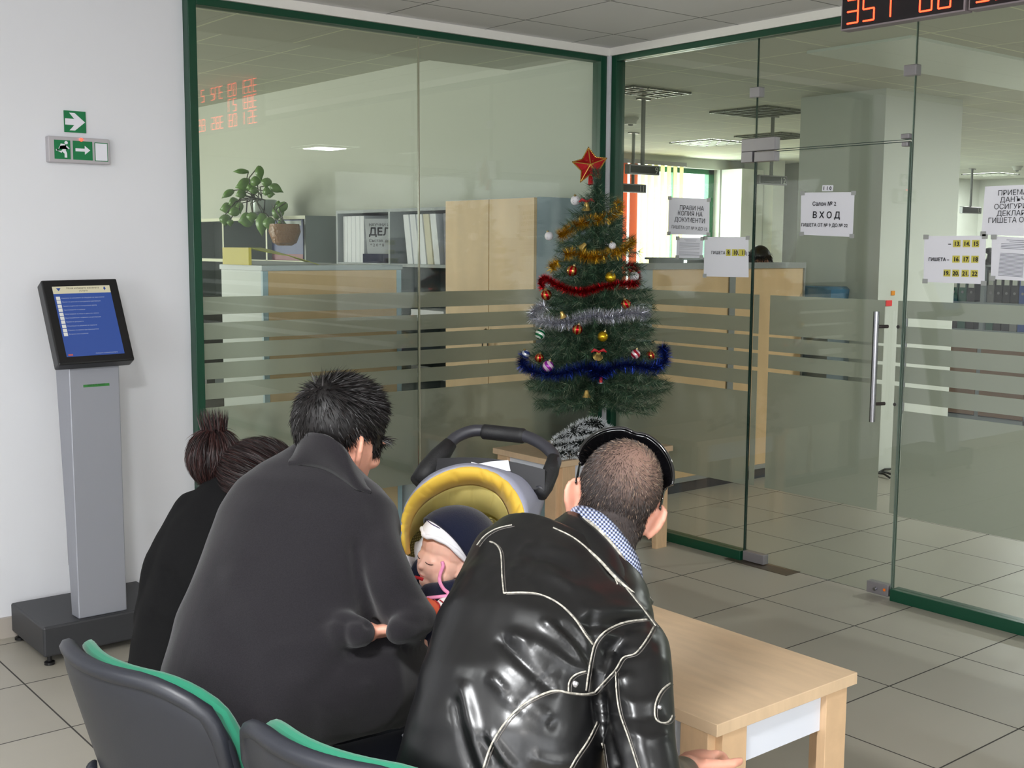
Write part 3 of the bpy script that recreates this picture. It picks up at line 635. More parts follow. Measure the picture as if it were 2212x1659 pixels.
# clerk behind the counter: built with the other people below
# grey cabinet with a blue tray at the end of the counter
g = thing('grey_cabinet', 'grey cabinet between counter and column, mostly behind frosted glass', 'cabinet', (2.42, 0.2, 0))
MB().box(2.27, 2.53, 0.10, 0.52, 0.03, 1.22).build('body', M('cabinet_grey', (92, 104, 110), 0.5), g, bevel=0.004)
MB().box(2.274, 2.526, 0.092, 0.0995, 0.08, 0.62).build('door', M('cabinet_door_grey', (120, 128, 130), 0.5), g)
MB().box(2.29, 2.51, 0.12, 0.50, 0.0, 0.03).build('plinth', m_black, g)
bt = MB(); bt.rings([[(2.40+0.135*sx*w, 0.30+0.20*sy*w, z) for sx, sy in ((-1, -.8), (-.8, -1), (.8, -1), (1, -.8), (1, .8), (.8, 1), (-.8, 1), (-1, .8))] for z, w in ((1.222, .88), (1.26, .97), (1.325, 1.0), (1.345, .9))])
tag(bt.build('blue_tray', M('blue_plastic', (24, 92, 128), 0.15, spec=0.8), None, True, 50), 'glossy blue plastic tray on the grey cabinet beside the column', 'tray')
# ------------------------------------------------------------------ far bookcase with binders
XBk = 5.72
bk = thing('bookcase', 'grey bookcase full of binders right of the column', 'bookcase', (XBk+0.2, 0.75, 0))
y0b, y1b = 1.45, 0.40
cs = MB().box(XBk+0.35, XBk+0.37, y1b, y0b, 0.0, 1.47).box(XBk, XBk+0.35, y0b-0.02, y0b, 0, 1.47).box(XBk, XBk+0.35, y1b, y1b+0.02, 0, 1.47).box(XBk, XBk+0.35, y1b, y0b, 1.45, 1.47).box(XBk, XBk+0.35, y1b, y0b, 0.0, 0.04)
cs.box(XBk, XBk+0.35, 0.86, 0.90, 0.04, 1.45).build('carcass', m_greyd, bk)
for z in (1.12, 0.86): MB().box(XBk+0.002, XBk+0.349, y1b+0.02, y0b-0.02, z-0.02, z).build('shelf', m_greyd, bk)
for ya, yb in ((y1b+0.02, 0.86), (0.90, y0b-0.02)):
    MB().box(XBk-0.012, XBk+0.002, ya+0.003, yb-0.003, 0.05, 0.835).build('door', M('brown_wood', (112, 82, 54), 0.5, var=(3, .1)), bk)
bcol = {'black': M('binder_black', (24, 24, 28), 0.5), 'green': M('binder_green', (30, 84, 70), 0.5), 'blue': M('binder_blue', (36, 70, 140), 0.5), 'grey': M('binder_grey', (112, 112, 112), 0.5), 'red': M('binder_red', (120, 40, 40), 0.5)}
def binder(y, z, cn, label, w=0.07, h=0.30):
    r = thing('binder', label, 'binder', (XBk+0.15, y, z), 'binders in the hall bookcase')
    MB().box(XBk+0.03, XBk+0.30, y-w/2+0.002, y+w/2-0.002, z+0.0005, z+h).build('cover', bcol[cn], r)
    MB().box(XBk+0.0285, XBk+0.0298, y-w/2+0.012, y+w/2-0.012, z+h*0.55, z+h*0.92).build('spine_label', M('label_paper', (196, 200, 190), 0.7), r)
    MB().cyl((XBk+0.0285, y, z+0.09), (XBk+0.0298, y, z+0.09), 0.013, 12).build('finger_ring', m_alu, r)
o3 = ['leftmost', 'second', 'third', 'fourth', 'fifth']
for i in range(5): binder(0.815-0.078*i, 1.12, ['grey', 'black', 'black', 'black', 'blue'][i], '%s binder, %s of five on the upper right shelf of the bookcase' % (['grey', 'black', 'black', 'black', 'blue'][i], o3[i]))
for i in range(5): binder(1.37-0.09*i, 1.12, ['black', 'red', 'green', 'green', 'black'][i], '%s binder, %s of five on the upper left shelf of the bookcase' % (['black', 'red', 'green', 'green', 'black'][i], o3[i]), 0.08, 0.24)
for i in range(5): binder(0.815-0.078*i, 0.86, ['green', 'black', 'black', 'grey', 'blue'][i], '%s binder, %s of five on the lower right shelf of the bookcase' % (['green', 'black', 'black', 'grey', 'blue'][i], o3[i]), 0.07, 0.235)
for i in range(5): binder(1.37-0.09*i, 0.86, ['black', 'grey', 'black', 'green', 'black'][i], '%s binder, %s of five on the lower left shelf of the bookcase' % (['black', 'grey', 'black', 'green', 'black'][i], o3[i]), 0.08, 0.235)
p = onx(2137, 560, XBk+0.1)
tag(MB().lathe((p[0], p[1], 1.4705), [(0.05, 0), (0.055, 0.02), (0.03, 0.05), (0.02, 0.10), (0.05, 0.12), (0.045, 0.15), (0.01, 0.16)], 14).build('webcam', m_black, None, True, 40), 'small black gadget on top of the bookcase beside the list', 'gadget')
ca = thing('cable', 'black cables coming out of the wall at floor level below the door handle', 'cable', (2.5, -0.12, 0))
pa = onz(1896, 1022, 0.02)
for uv in ((1924, 1013), (1924, 1024), (1922, 1032)):
    pb = onz(*uv, 0.012); pm = (pa+pb)/2+np.array([0, 0, 0.012]); MB().tube([pa, pm, pb], 0.008, 6).build('strand', m_black, ca, True)
# ------------------------------------------------------------------ office behind the left-hand glass
def carc(r, x0, x1, y0, y1, z0, z1, m, shelves=(), div=(), t=0.02):
    """open-fronted carcass whose front faces -x"""
    b = MB().box(x1-t, x1, y0, y1, z0, z1).box(x0, x1-t, y0, y0+t, z0, z1).box(x0, x1-t, y1-t, y1, z0, z1).box(x0, x1-t, y0+t, y1-t, z1-t, z1).box(x0, x1-t, y0+t, y1-t, z0, z0+t)
    for d in div: b.box(x0, x1-t, d-t/2, d+t/2, z0+t, z1-t)
    b.build('carcass', m, r)
    for s_ in shelves: MB().box(x0+0.002, x1-t, y0+t, y1-t, s_-t, s_).build('shelf', m, r)
tc = thing('tall_cabinet', 'tall two-door beech cabinet with blue-grey side, left of the tree', 'cabinet', (-0.2, 0.5, 0))
MB().box(-0.43, -0.005, 0.105, 0.945, 0.0, 1.89).build('body', M('blue_grey_laminate', (166, 182, 196), 0.5), tc)
for a, b in ((0.107, 0.512), (0.518, 0.943)):
    d = MB().box(-0.450, -0.4305, a, b, 0.06, 1.886).build('door', m_oak, tc)
    yy = 0.49 if a < 0.3 else 0.54
    MB().tube([(-0.4505, yy, 1.02), (-0.475, yy, 1.03), (-0.475, yy, 1.12), (-0.4505, yy, 1.13)], 0.005, 8).build('handle', m_steel, d, True)
sb = thing('shelf_unit', 'grey open shelf unit holding white case folders beside the tall cabinet', 'shelf unit', (-0.2, 1.6, 0))
carc(sb, -0.43, -0.005, 0.95, 2.27, 0.0, 1.855, m_greyd, (1.50, 1.16, 0.80, 0.44), (1.60,))
sa = thing('shelf_unit', 'grey open shelf unit at the left edge of the office behind the plant', 'shelf unit', (-0.2, 3.6, 0))
carc(sa, -0.43, -0.005, 2.70, 5.1, 0.0, 1.83, m_greyd, (1.50, 1.16, 0.80, 0.44), (3.30, 4.05))
tr = MB().box(-0.4335, -0.4315, 2.70, 5.1, 1.806, 1.831).box(-0.4335, -0.4315, 2.70, 5.1, 1.478, 1.502)
for d in (3.30, 4.05): tr.box(-0.4335, -0.4315, d-0.012, d+0.012, 0, 1.806)
tr.build('front_edging', M('cream_edging', (214, 216, 192), 0.5), sa)
po = thing('poster', 'dark blue and red poster leaning in the shelf below the plant', 'poster', (-0.39, 3.05, 1.50))
MB().box(-0.392, -0.386, 2.81, 3.31, 1.503, 1.803).build('sheet', M('poster_blue', (52, 66, 128), 0.5), po)
MB().box(-0.3935, -0.3925, 2.83, 3.10, 1.76, 1.797).build('sky_patch', M('poster_pale', (190, 200, 200), 0.5), po); MB().box(-0.3935, -0.3925, 2.81, 3.31, 1.503, 1.55).build('red_band', M('poster_red', (126, 40, 66), 0.5), po)
# folders standing in the shelf
m_fold = M('folder_card', (226, 228, 236), 0.7); m_foldb = M('folder_beige', (206, 200, 176), 0.7); m_navy = M('navy_card', (34, 42, 78), 0.5)
def folder(y, tilt, w, label, m=None, z=1.5005, h=0.315, x=-0.40):
    r = thing('case_folder', label, 'folder', (x+0.15, y, z), 'white case folders on the shelf')
    s_ = math.tan(tilt); q8 = [(x, y-w/2, z), (x+0.26, y-w/2, z), (x+0.26, y+w/2, z), (x, y+w/2, z)]
    q8 += [(a, b+s_*h, z+h) for a, b, _ in q8]
    MB().hexa(q8).build('cover', m or m_fold, r)
    return r
pos = ['leftmost', 'second', 'third', 'fourth', 'fifth']
for i in range(5): folder(2.20-0.055*i, 0, 0.05, 'white case folder standing upright, %s of five at the left end of the shelf' % pos[i])
dl = folder(1.900, 0.10, 0.03, 'white case folder marked ДЕЛО turned towards the room')
# the folder marked ДЕЛО shows its cover
bpy.data.objects.remove([c_ for c_ in kids(dl)][0])
g0 = np.array([-0.415, 1.90, 1.56]); g1 = np.array([-0.18, 1.63, 1.56]); ux = (g1-g0)/np.linalg.norm(g1-g0); nn = np.cross(ux, Z_)
mb = MB().obox((g0+g1)/2+Z_*0.118, (g1-g0)/2, nn*0.012, Z_*0.118+ux*-0.01); mb.build('cover', m_fold, dl)
text_mesh([('ДЕЛО', .02, .125, .07, 'LEFT', .002), ('НАУЧНИ ИЗД.', .02, .185, .028, 'LEFT'), ('Състав. дело №', .02, .08, .028, 'LEFT'), ('* 2 0 * 8', .03, .05, .028, 'LEFT')], g0+nn*0.0135, ux, Z_).build('lettering', m_ink, dl)
nb = MB().obox((g0+g1)/2+Z_*-0.029, (g1-g0)/2*1.1, nn*0.03, Z_*0.0295); nv_ = nb.build('navy_folder', m_navy); tag(nv_, 'navy folder lying under the case folder marked ДЕЛО', 'folder')
for i in range(5): folder(1.40-0.075*i, 0.16, 0.06, '%s case folder leaning, %s of five on the right half of the shelf' % ('beige' if i == 3 else 'white', pos[i]), m_foldb if i == 3 else None)
bfr = folder(1.005, 0.05, 0.03, 'black folder at the right end of the shelf next to the cabinet door', m_navy)
for i, (z, dk) in enumerate(((1.1605, 0), (0.8005, 1), (0.4405, 1))):
    for j in range(2):
        b = MB().box(-0.41, -0.12, 1.02+0.62*j, 1.02+0.62*j+0.36, z, z+0.05+0.03*j)
        tag(b.build('paper_stack', m_black if dk else m_white), '%s stack %s half of the %s shelf behind the frosted stripes' % ('black' if dk else 'white paper', ('in the right', 'in the left')[j], ('upper', 'middle', 'lower')[i]), 'paper stack')
# low cabinet whose wooden back faces the glass
lc = thing('low_cabinet', 'chest-high cabinet with wooden back panel facing the glass', 'cabinet', (-1.6, 0.5, 0))
MB().box(-2.015, -1.205, 0.322, 0.76, 0.0, 1.49).build('body', M('cabinet_side_grey', (190, 198, 196), 0.5), lc)
MB().box(-1.985, -1.235, 0.304, 0.3215, 0.02, 1.488).build('back_panel', m_oak, lc)
MB().box(-2.015, -1.986, 0.304, 0.3215, 0.0, 1.488).box(-1.234, -1.205, 0.304, 0.3215, 0.0, 1.488).build('edge_strip', M('pale_blue_edge', (164, 190, 204), 0.5), lc)
MB().box(-2.022, -1.20, 0.298, 0.765, 1.4905, 1.515).build('top', m_grey, lc)
# yellow box file lying on it
bx = thing('box_file', 'yellow archive folder lying half open on the chest-high cabinet', 'box file', (-1.8, 0.5, 1.515))
ya, yb = 0.42, 0.70
MB().hexa([(-2.02, ya, 1.516), (-1.60, ya, 1.516), (-1.60, yb, 1.516), (-2.02, yb, 1.516), (-2.02, ya, 1.540), (-1.55, ya, 1.524), (-1.55, yb, 1.524), (-2.02, yb, 1.540)]).build('paper_block', M('grey_paper', (168, 168, 164), 0.8), bx)
gd = [[(-2.02+0.47*s, ya-0.01+(yb-ya+0.02)*t, 1.600-0.075*max(0, (s-.45)/.55)**1.2-0.040*(1-t)*math.sin(min(1, s*1.8)*PI*0.5)-0.0*(1-t)) for s in np.linspace(0, 1, 10)] for t in np.linspace(0, 1, 6)]
MB().sheet(gd, 0.003).build('lid', M('yellow_green_card', (176, 178, 40), 0.55), bx, True, 40)
MB().box(-2.035, -2.019, ya-0.01, yb, 1.516, 1.602).build('spine', m_yel, bx)
# desk things at the far left, seen between the stripes
of = thing('office_chair', 'dark office chair behind the stripes at the left end of the office', 'chair', (-0.95, 3.4, 0))
pc = at(452, 668, 8.2)
MB().rings([[(pc[0]+w*math.cos(a*PI/8)*0.24, pc[1]+w*math.sin(a*PI/8)*0.07, z) for a in range(16)] for z, w in ((0.72, .8), (0.80, 1), (1.10, 1.05), (1.20, .95), (1.26, .6))]).build('backrest', M('dark_brown_fabric', (40, 32, 30), 0.8), of, True, 60)
MB().box(pc[0]-0.24, pc[0]+0.24, pc[1]-0.46, pc[1]+0.02, 0.45, 0.54).build('seat', MATS['dark_brown_fabric'], of, bevel=0.03)
MB().cyl((pc[0], pc[1]-0.2, 0.06), (pc[0], pc[1]-0.2, 0.45), 0.03, 12).build('column', m_dark, of, True, 40)
MB().box(pc[0]-0.03, pc[0]+0.03, pc[1]+0.0, pc[1]+0.05, 0.50, 0.74).build('back_bar', m_dark, of)
for i in range(5):
    a = 2*PI*i/5+.3; MB().tube([(pc[0], pc[1]-0.2, 0.075), (pc[0]+0.28*math.cos(a), pc[1]-0.2+0.28*math.sin(a), 0.055)], [0.028, 0.018], 8).sphere((pc[0]+0.28*math.cos(a), pc[1]-0.2+0.28*math.sin(a), 0.03), 0.03, 10, 6).build('leg', m_dark, of, True, 40)
wb = thing('wooden_box', 'orange-brown wooden box low on the shelf at the left edge', 'box', (-0.3, 4.4, 0.80))
MB().box(-0.425, -0.15, 3.7, 4.9, 0.802, 0.90).build('body', M('orange_wood', (168, 120, 60), 0.5, var=(5, .1)), wb); MB().box(-0.43, -0.145, 3.69, 4.91, 0.9005, 0.915).build('lid', M('orange_wood_lid', (150, 104, 50), 0.5), wb)
# T-shaped wooden stand behind the frosted glass
ws = thing('coat_stand', 'tan wooden T-shaped stand blurred behind frosted glass above the woman', 'stand', (-1.95, 0.16, 0))
wsx = lambda u, v: ony(u, v, 0.16)
MB().tube([(wsx(540, 950)[0], 0.16, 0.02), wsx(540, 945), wsx(541, 900)], 0.016, 10).build('pole', m_beech, ws, True)
for pp in ([(541, 902), (528, 884), (512, 880)], [(541, 902), (552, 886), (563, 880)]): MB().tube([wsx(*w) for w in pp], [0.018, 0.016, 0.012], 10).build('arm', m_beech, ws, True)
MB().lathe((wsx(540, 950)[0], 0.16, 0), [(0.12, 0), (0.12, 0.015), (0.03, 0.025)], 20).build('base', m_beech, ws, True, 40)
# red bag on a low black and white stand
lb = thing('low_stand', 'low black and white stand behind the glass, under the red bag', 'stand', (-0.9, 0.2, 0))
MB().box(-1.17, -0.72, 0.12, 0.42, 0.0, 0.35).build('body', m_whitel, lb); MB().box(-1.18, -0.70, 0.11, 0.43, 0.3505, 0.385).build('top', m_black, lb)
rb = MB(); rb.rings([[(-0.94+0.20*w*math.cos(a*PI/8), 0.27+0.12*w*math.sin(a*PI/8)*(1+.1*math.sin(3*a)), z) for a in range(16)] for z, w in ((0.386, .95), (0.43, 1.08), (0.50, .98), (0.56, .7), (0.58, .3))])
tag(rb.build('red_bag', M('red_plastic_bag', (150, 34, 44), 0.35, bump=(25, 0.6, 0.02)), None, True), 'red plastic bag on the low stand, blurred by the frosted glass', 'bag')
# ------------------------------------------------------------------ pothos on the shelf
pt = thing('potted_pothos', 'green pothos plant trailing from silver pot on top of the shelf unit', 'plant', (-0.3, 3.3, 1.831))
def PX(u, v, x=-0.42): return onx(u, v, x)
pb = onx(555, 458, -0.30); pz = 1.8305
MB().lathe((-0.24, pb[1], pz), [(0.085, 0), (0.09, 0.01), (0.105, 0.14), (0.10, 0.145), (0.095, 0.14), (0.09, 0.12)], 20).build('pot', M('silver_pot', (186, 196, 192), 0.3, 0.5), pt, True, 40)
st = MB()
for uvs in ([(532, 462), (534, 432), (555, 428)], [(570, 462), (572, 432), (555, 428)], [(532, 461), (552, 462), (572, 461)]): st.tube([onx(u, v, -0.36) for u, v in uvs], 0.006, 6)
st.build('wire_rack', m_black, pt, True)
# second pot, wrapped in brown foil, hung from the rack
hp = onx(615, 505, -0.56)
MB().lathe((hp[0], hp[1], hp[2]-0.085), [(0.05, 0), (0.085, 0.02), (0.115, 0.10), (0.105, 0.155), (0.10, 0.155), (0.095, 0.12)], 12).build('foil_wrapped_pot', M('brown_foil', (150, 104, 66), 0.35, bump=(30, 0.8, 0.02)), pt, True, 30)
MB().lathe((hp[0], hp[1], hp[2]+0.035), [(0.09, 0), (0.088, 0.01)], 12).build('soil', M('soil', (40, 36, 26), 0.9), pt)
stems = MB(); crown = (556, 436, -0.30)
leaves = [(520, 371, 26, 5, 0, .3), (562, 375, 12, 26, .2, .5), (527, 400, 30, 20, .3, .4), (555, 392, 22, 14, .1, .5), (576, 396, 15, 18, -.2, .5), (598, 408, 26, 12, -.5, .4), (492, 420, 24, 9, .6, .3), (504, 438, 18, 14, .4, .5), (488, 450, 22, 16, .2, .6),
          (520, 420, 18, 12, .3, .4), (548, 412, 16, 10, .1, .4), (578, 414, 16, 12, -.2, .5), (505, 458, 20, 14, .3, .6), (519, 450, 10, 20, .1, .5), (487, 476, 18, 20, 0, .7), (498, 482, 8, 12, 0, .7), (531, 476, 26, 24, .2, .7), (545, 470, 16, 18, -.1, .6), (566, 486, 18, 40, 0, .8), (582, 484, 18, 24, .1, .7), (600, 462, 18, 26, -.3, .6), (609, 450, 14, 24, -.6, .5), (602, 443, 12, 10, -.3, .5), (624, 500, 22, 22, .3, .7), (610, 485, 16, 16, 0, .5), (540, 405, 14, 10, .2, .4), (586, 420, 14, 10, 0, .4)]
lf = MB(); rr = random.Random(3)
for (u, v, w, h, ti, dp) in leaves:
    x = -0.34-0.26*dp*rr.uniform(.7, 1.2); c0 = onx(u, v, x); d = np.linalg.norm(c0-CAM)/F_PX
    a = rr.uniform(-.5, .5); ax = (CR*math.cos(ti)+CU*math.sin(ti)); ay = (-CU*math.cos(ti)+CR*math.sin(ti)); nz_ = -CF
    L_, W2 = max(w, h)*d*0.62, min(w, h)*d*0.62+0.012
    if h > w: ay, ax = ay, ax; dirv, sid = ay, ax
    else: dirv, sid = ax*(-1 if u < 550 else 1), ay
    rows_ = []
    for t in np.linspace(0, 1, 7):
        wd = W2*(math.sin(PI*min(1, t*1.05+.05))**0.7)*(1-.25*t) if 0 < t < 1 else W2*(0.35 if t == 0 else 0.02)
        cen = c0+dirv*L_*(2*t-1)+nz_*(0.03*math.sin(PI*t)+a*0.02*t)
        rows_.append([cen-sid*wd-nz_*0.012*wd/0.03, cen, cen+sid*wd-nz_*0.012*wd/0.03])
    lf.sheet(rows_, 0.0016)
    base = c0-dirv*L_; cr = onx(crown[0]+rr.uniform(-14, 14), crown[1], -0.26) if not (u > 590 and v > 440) else np.array([hp[0], hp[1], hp[2]+0.05])
    mid = (cr+base)/2+np.array([-0.05, 0, 0.05]); stems.tube([cr, cr*.6+mid*.4+np.array([0, 0, .015]), mid, base], 0.0045, 5)
lf.build('foliage', M('pothos_leaf', (92, 134, 52), 0.4, var=(14, 0.25)), pt, True)
stems.build('stems', M('pothos_stem', (58, 60, 40), 0.6), pt, True)
MB().tube([onx(588, 440, -0.36), onx(592, 470, -0.5), np.array([hp[0], hp[1], hp[2]+0.07])], 0.005, 6).build('hanger', m_black, pt, True)
# ------------------------------------------------------------------ low tables (two alike)
def low_table(label, loc, rz=0, first=None):
    if first is not None: return dup(first, loc, rz, label)
    L, W, H = 0.82, 0.53, 0.555; t = thing('low_table', label, 'table', loc, 'low beech tables')
    MB().box(-L/2, L/2, -W/2, W/2, H-0.030, H).build('tabletop', m_beech, t, bevel=0.0015)
    for sx in (-1, 1):
        for sy in (-1, 1):
            x1 = sx*(L/2-0.004); y1 = sy*(W/2-0.004)      # corner leg: two boards set at right angles with a step between them
            b = MB().box(x1-sx*0.105, x1, y1-sy*0.022, y1, 0, H-0.0305).box(x1-sx*0.022, x1, y1-sy*0.105, y1-sy*0.0225, 0, H-0.0305) if False else MB()
            b.box(x1-sx*0.11, x1-sx*0.026, y1-sy*0.030, y1, 0, H-0.0305); b.box(x1-sx*0.030, x1-sx*0.004, y1-sy*0.11, y1-sy*0.026, 0, H-0.0305)
            b.build('leg', m_beech2, t, bevel=0.0015)
    for sy in (-1, 1): MB().box(-L/2+0.115, L/2-0.115, sy*(W/2-0.034)-0.009, sy*(W/2-0.034)+0.009, H-0.13, H-0.031).build('apron', m_whitel, t)
    for sx in (-1, 1): MB().box(sx*(L/2-0.034)-0.009, sx*(L/2-0.034)+0.009, -W/2+0.115, W/2-0.115, H-0.13, H-0.031).build('apron', m_whitel, t)
    return t
tb = low_table('low beech table under the Christmas tree in the glass corner', (-0.49, -0.365, 0))
# fix root records: parts were written in local coordinates
def localise(t):
    for c in kids(t): c.matrix_parent_inverse = Matrix.Identity(4)
localise(tb)
low_table('low beech table in front of the man in the leather jacket', (-2.500, -2.870, 0), PI/2, tb)
# ------------------------------------------------------------------ Christmas tree
TC = at(1283, 900, 6.12); TX, TY = float(TC[0]), float(TC[1]); ZT = 0.555; DT = 6.12
def pz(v): return float(at(1283, v, DT)[2])
PROF = [(395, 9), (420, 30), (445, 44), (470, 68), (500, 74), (540, 92), (580, 98), (610, 108), (640, 122), (690, 128), (720, 132), (750, 144), (790, 158), (820, 158), (850, 146), (868, 128)]
PZ = np.array([pz(v) for v, _ in PROF])[::-1]; PR = np.array([w*DT/F_PX for _, w in PROF])[::-1]
def tr_r(z): return float(np.interp(z, PZ, PR))
tree = thing('christmas_tree', 'artificial green Christmas tree with garlands on the low corner table', 'christmas tree', (TX, TY, ZT))
mbt = MB(); mbt.tube([(TX, TY, ZT+0.02), (TX, TY, pz(870)), (TX, TY, pz(640)), (TX, TY, pz(390))], [0.022, 0.022, 0.016, 0.008], 10)
mbt.build('trunk', M('trunk_green', (38, 56, 34), 0.9, bump=(80, 0.8, 0.01)), tree, True)
st = MB()
for a in (0.4, 0.4+PI*2/3, 0.4+PI*4/3): st.tube([(TX, TY, ZT+0.06), (TX+0.1*math.cos(a), TY+0.1*math.sin(a), ZT+0.04), (TX+0.19*math.cos(a), TY+0.19*math.sin(a), ZT+0.008)], 0.008, 6)
st.build('stand', m_black, tree, True)
def blades(mb, base, dirs, length, width, mi=0):
    """many thin needles at once: base (n,3), dirs (n,3)"""
    n = len(base); rnd = RNG.normal(size=(n, 3)); s_ = np.cross(dirs, rnd); s_ /= np.linalg.norm(s_, axis=1, keepdims=True)+1e-9
    L_ = length if hasattr(length, '__len__') else np.full(n, length); tip = base+dirs*L_[:, None]; a = base-s_*width/2; b = base+s_*width/2
    o = len(mb.v); V = np.stack([a, b, tip], 1).reshape(-1, 3); mb.v += [tuple(p) for p in V.tolist()]
    mb.f += [(o+3*i, o+3*i+1, o+3*i+2) for i in range(n)]; mb.mi += (mi if hasattr(mi, '__len__') else [mi]*n)
fol = MB(); tips = MB(); rt = random.Random(11)
zz = pz(858); bn = 0
while zz < pz(402):
    R0 = tr_r(zz); nb_ = 6+int(R0*46)
    for i in range(nb_):
        a = 2*PI*(i+rt.uniform(-.3, .3))/nb_+bn*0.7; R_ = R0*rt.uniform(.84, 1.06)
        tipz = zz+rt.uniform(-.05, .01)-0.02*R_; s0 = 0.12*R_
        npt = max(4, int((R_-s0)/0.006)); t = np.linspace(0, 1, npt)
        r_ = s0+(R_-s0)*t; z_ = zz+0.05*R_+(tipz-zz-0.05*R_)*t-0.02*np.sin(PI*t)
        P_ = np.stack([TX+r_*math.cos(a), TY+r_*math.sin(a), z_], 1)
        out = np.array([math.cos(a), math.sin(a), -0.12]); k_ = 5
        B = np.repeat(P_, k_, 0); D = RNG.normal(size=B.shape); D -= (D@out)[:, None]*out/ (out@out); D /= np.linalg.norm(D, axis=1, keepdims=True)
        D = D*0.8+out*0.75; D /= np.linalg.norm(D, axis=1, keepdims=True)
        mi_ = list(RNG.choice(3, size=len(B), p=[.55, .33, .12]))
        blades(fol, B, D, RNG.uniform(.032, .056, len(B)), 0.0027, [int(q_) for q_ in mi_])
    zz += 0.045 if zz > pz(480) else 0.052; bn += 1
# a few upright sprigs at the top
for q_ in range(7):
    a = q_*0.9; P_ = np.array([[TX+0.012*math.cos(a)*t*2, TY+0.012*math.sin(a)*t*2, pz(455)+t*(pz(372)-pz(455))] for t in np.linspace(0, 1, 26)])
    B = np.repeat(P_, 5, 0); D = RNG.normal(size=B.shape); D[:, 2] = np.abs(D[:, 2])+0.6; D /= np.linalg.norm(D, axis=1, keepdims=True); blades(fol, B, D, 0.034, 0.0022, [0]*len(B))
fol.build('foliage', [M('needle_dark', (40, 70, 52), 0.55), M('needle_mid', (74, 104, 76), 0.5), M('needle_pale', (140, 152, 124), 0.5)], tree)
# ------------------------------------------------------------------ garlands
def surf(u, v, off=0.0):
    """point on the front of the tree's cone seen at pixel u, v"""
    for _ in range(3):
        z = float(at(u, v, DT)[2]); R0 = tr_r(z)+0.02; dx = (u-1283)*DT/F_PX; d = DT-math.sqrt(max(0, R0*R0-dx*dx))-off; 
    return at(u, v, d)
def spline(P, n):
    P = np.asarray(P, float); t = np.linspace(0, len(P)-1, n); i = np.clip(t.astype(int), 0, len(P)-2); f = (t-i)[:, None]
    p0 = P[np.clip(i-1, 0, len(P)-1)]; p1 = P[i]; p2 = P[i+1]; p3 = P[np.clip(i+2, 0, len(P)-1)]
    return 0.5*((2*p1)+(-p0+p2)*f+(2*p0-5*p1+4*p2-p3)*f*f+(-p0+3*p1-3*p2+p3)*f**3)
def tinsel(name, label, paths, rad, mats, cat='garland', per=20, tipmat=False, width=0.0019):
    mb = MB(); core = MB()
    for P in paths:
        Ls = np.linalg.norm(np.diff(P, axis=0), axis=1).sum(); n = max(8, int(Ls/0.0035)); Q = spline(P, n)
        T = np.gradient(Q, axis=0); T /= np.linalg.norm(T, axis=1, keepdims=True)+1e-9
        B = np.repeat(Q, per, 0); TT = np.repeat(T, per, 0); D = RNG.normal(size=B.shape); D -= (D*TT).sum(1, keepdims=True)*TT; D /= np.linalg.norm(D, axis=1, keepdims=True)+1e-9
        D += TT*RNG.normal(scale=.25, size=(len(B), 1)); Ln = RNG.uniform(.75, 1.1, len(B))*rad
        if tipmat:
            blades(mb, B, D, Ln*0.8, width*1.5, [0]*len(B)); blades(mb, B+D*(Ln*0.62)[:, None], D, Ln*0.42, width*1.2, [1]*len(B))
        else: blades(mb, B, D, Ln, width, [int(x) for x in RNG.integers(0, len(mats), len(B))])
        core.tube(Q[::3], 0.0014, 5)
    o = mb.build(name, mats); tag(o, label, cat)
    core.build('wire', mats[-1] if not tipmat else mats[0], o); return o
def met(n, c, r=0.22): return M(n, c, r, 0.8)
S_ = lambda L, off=0.032: np.array([surf(u, v, off) for u, v in L])
tinsel('tinsel_garland', 'upper gold tinsel garland slanting below the star', [S_([(1334, 436), (1338, 452), (1322, 466), (1290, 474), (1262, 480), (1238, 490), (1222, 503), (1210, 510)])], 0.042, [met('gold_tinsel', (236, 192, 54)), met('gold_tinsel_deep', (168, 120, 14))])
tinsel('tinsel_garland', 'lower gold tinsel garland above the red one', [S_([(1366, 518), (1356, 534), (1330, 546), (1296, 553), (1272, 556), (1244, 548), (1222, 550)]), S_([(1204, 566), (1192, 574), (1196, 582)])], 0.042, [MATS['gold_tinsel'], MATS['gold_tinsel_deep']])
tinsel('tinsel_garland', 'red tinsel garland sagging across the middle of the tree', [S_([(1172, 622), (1170, 606), (1180, 602), (1196, 612), (1218, 622), (1246, 630), (1268, 630), (1290, 622), (1320, 617), (1348, 614), (1374, 612), (1376, 596), (1368, 576), (1358, 578)])], 0.030, [met('red_tinsel', (200, 10, 26)), met('red_tinsel_deep', (120, 4, 16))], per=22, width=0.0026)
tinsel('tinsel_garland', 'silver tinsel garland below the red one', [S_([(1176, 662), (1156, 672), (1152, 686), (1172, 694), (1202, 698), (1232, 696), (1260, 686), (1290, 682), (1322, 686), (1350, 678), (1376, 676), (1398, 682)])], 0.046, [met('silver_tinsel', (236, 238, 246)), met('silver_tinsel_deep', (178, 180, 192))], per=22)
tinsel('tinsel_garland', 'dark blue tinsel garland around the lowest branches', [S_([(1134, 766), (1128, 786), (1148, 800), (1182, 808), (1220, 806), (1256, 796), (1284, 796), (1300, 806), (1316, 798), (1350, 788), (1386, 792), (1414, 794), (1434, 782), (1436, 760), (1430, 752)]), S_([(1280, 800), (1290, 815), (1302, 802)])], 0.046, [met('blue_tinsel', (30, 60, 170)), met('blue_tinsel_deep', (14, 22, 48), 0.3)], per=22)
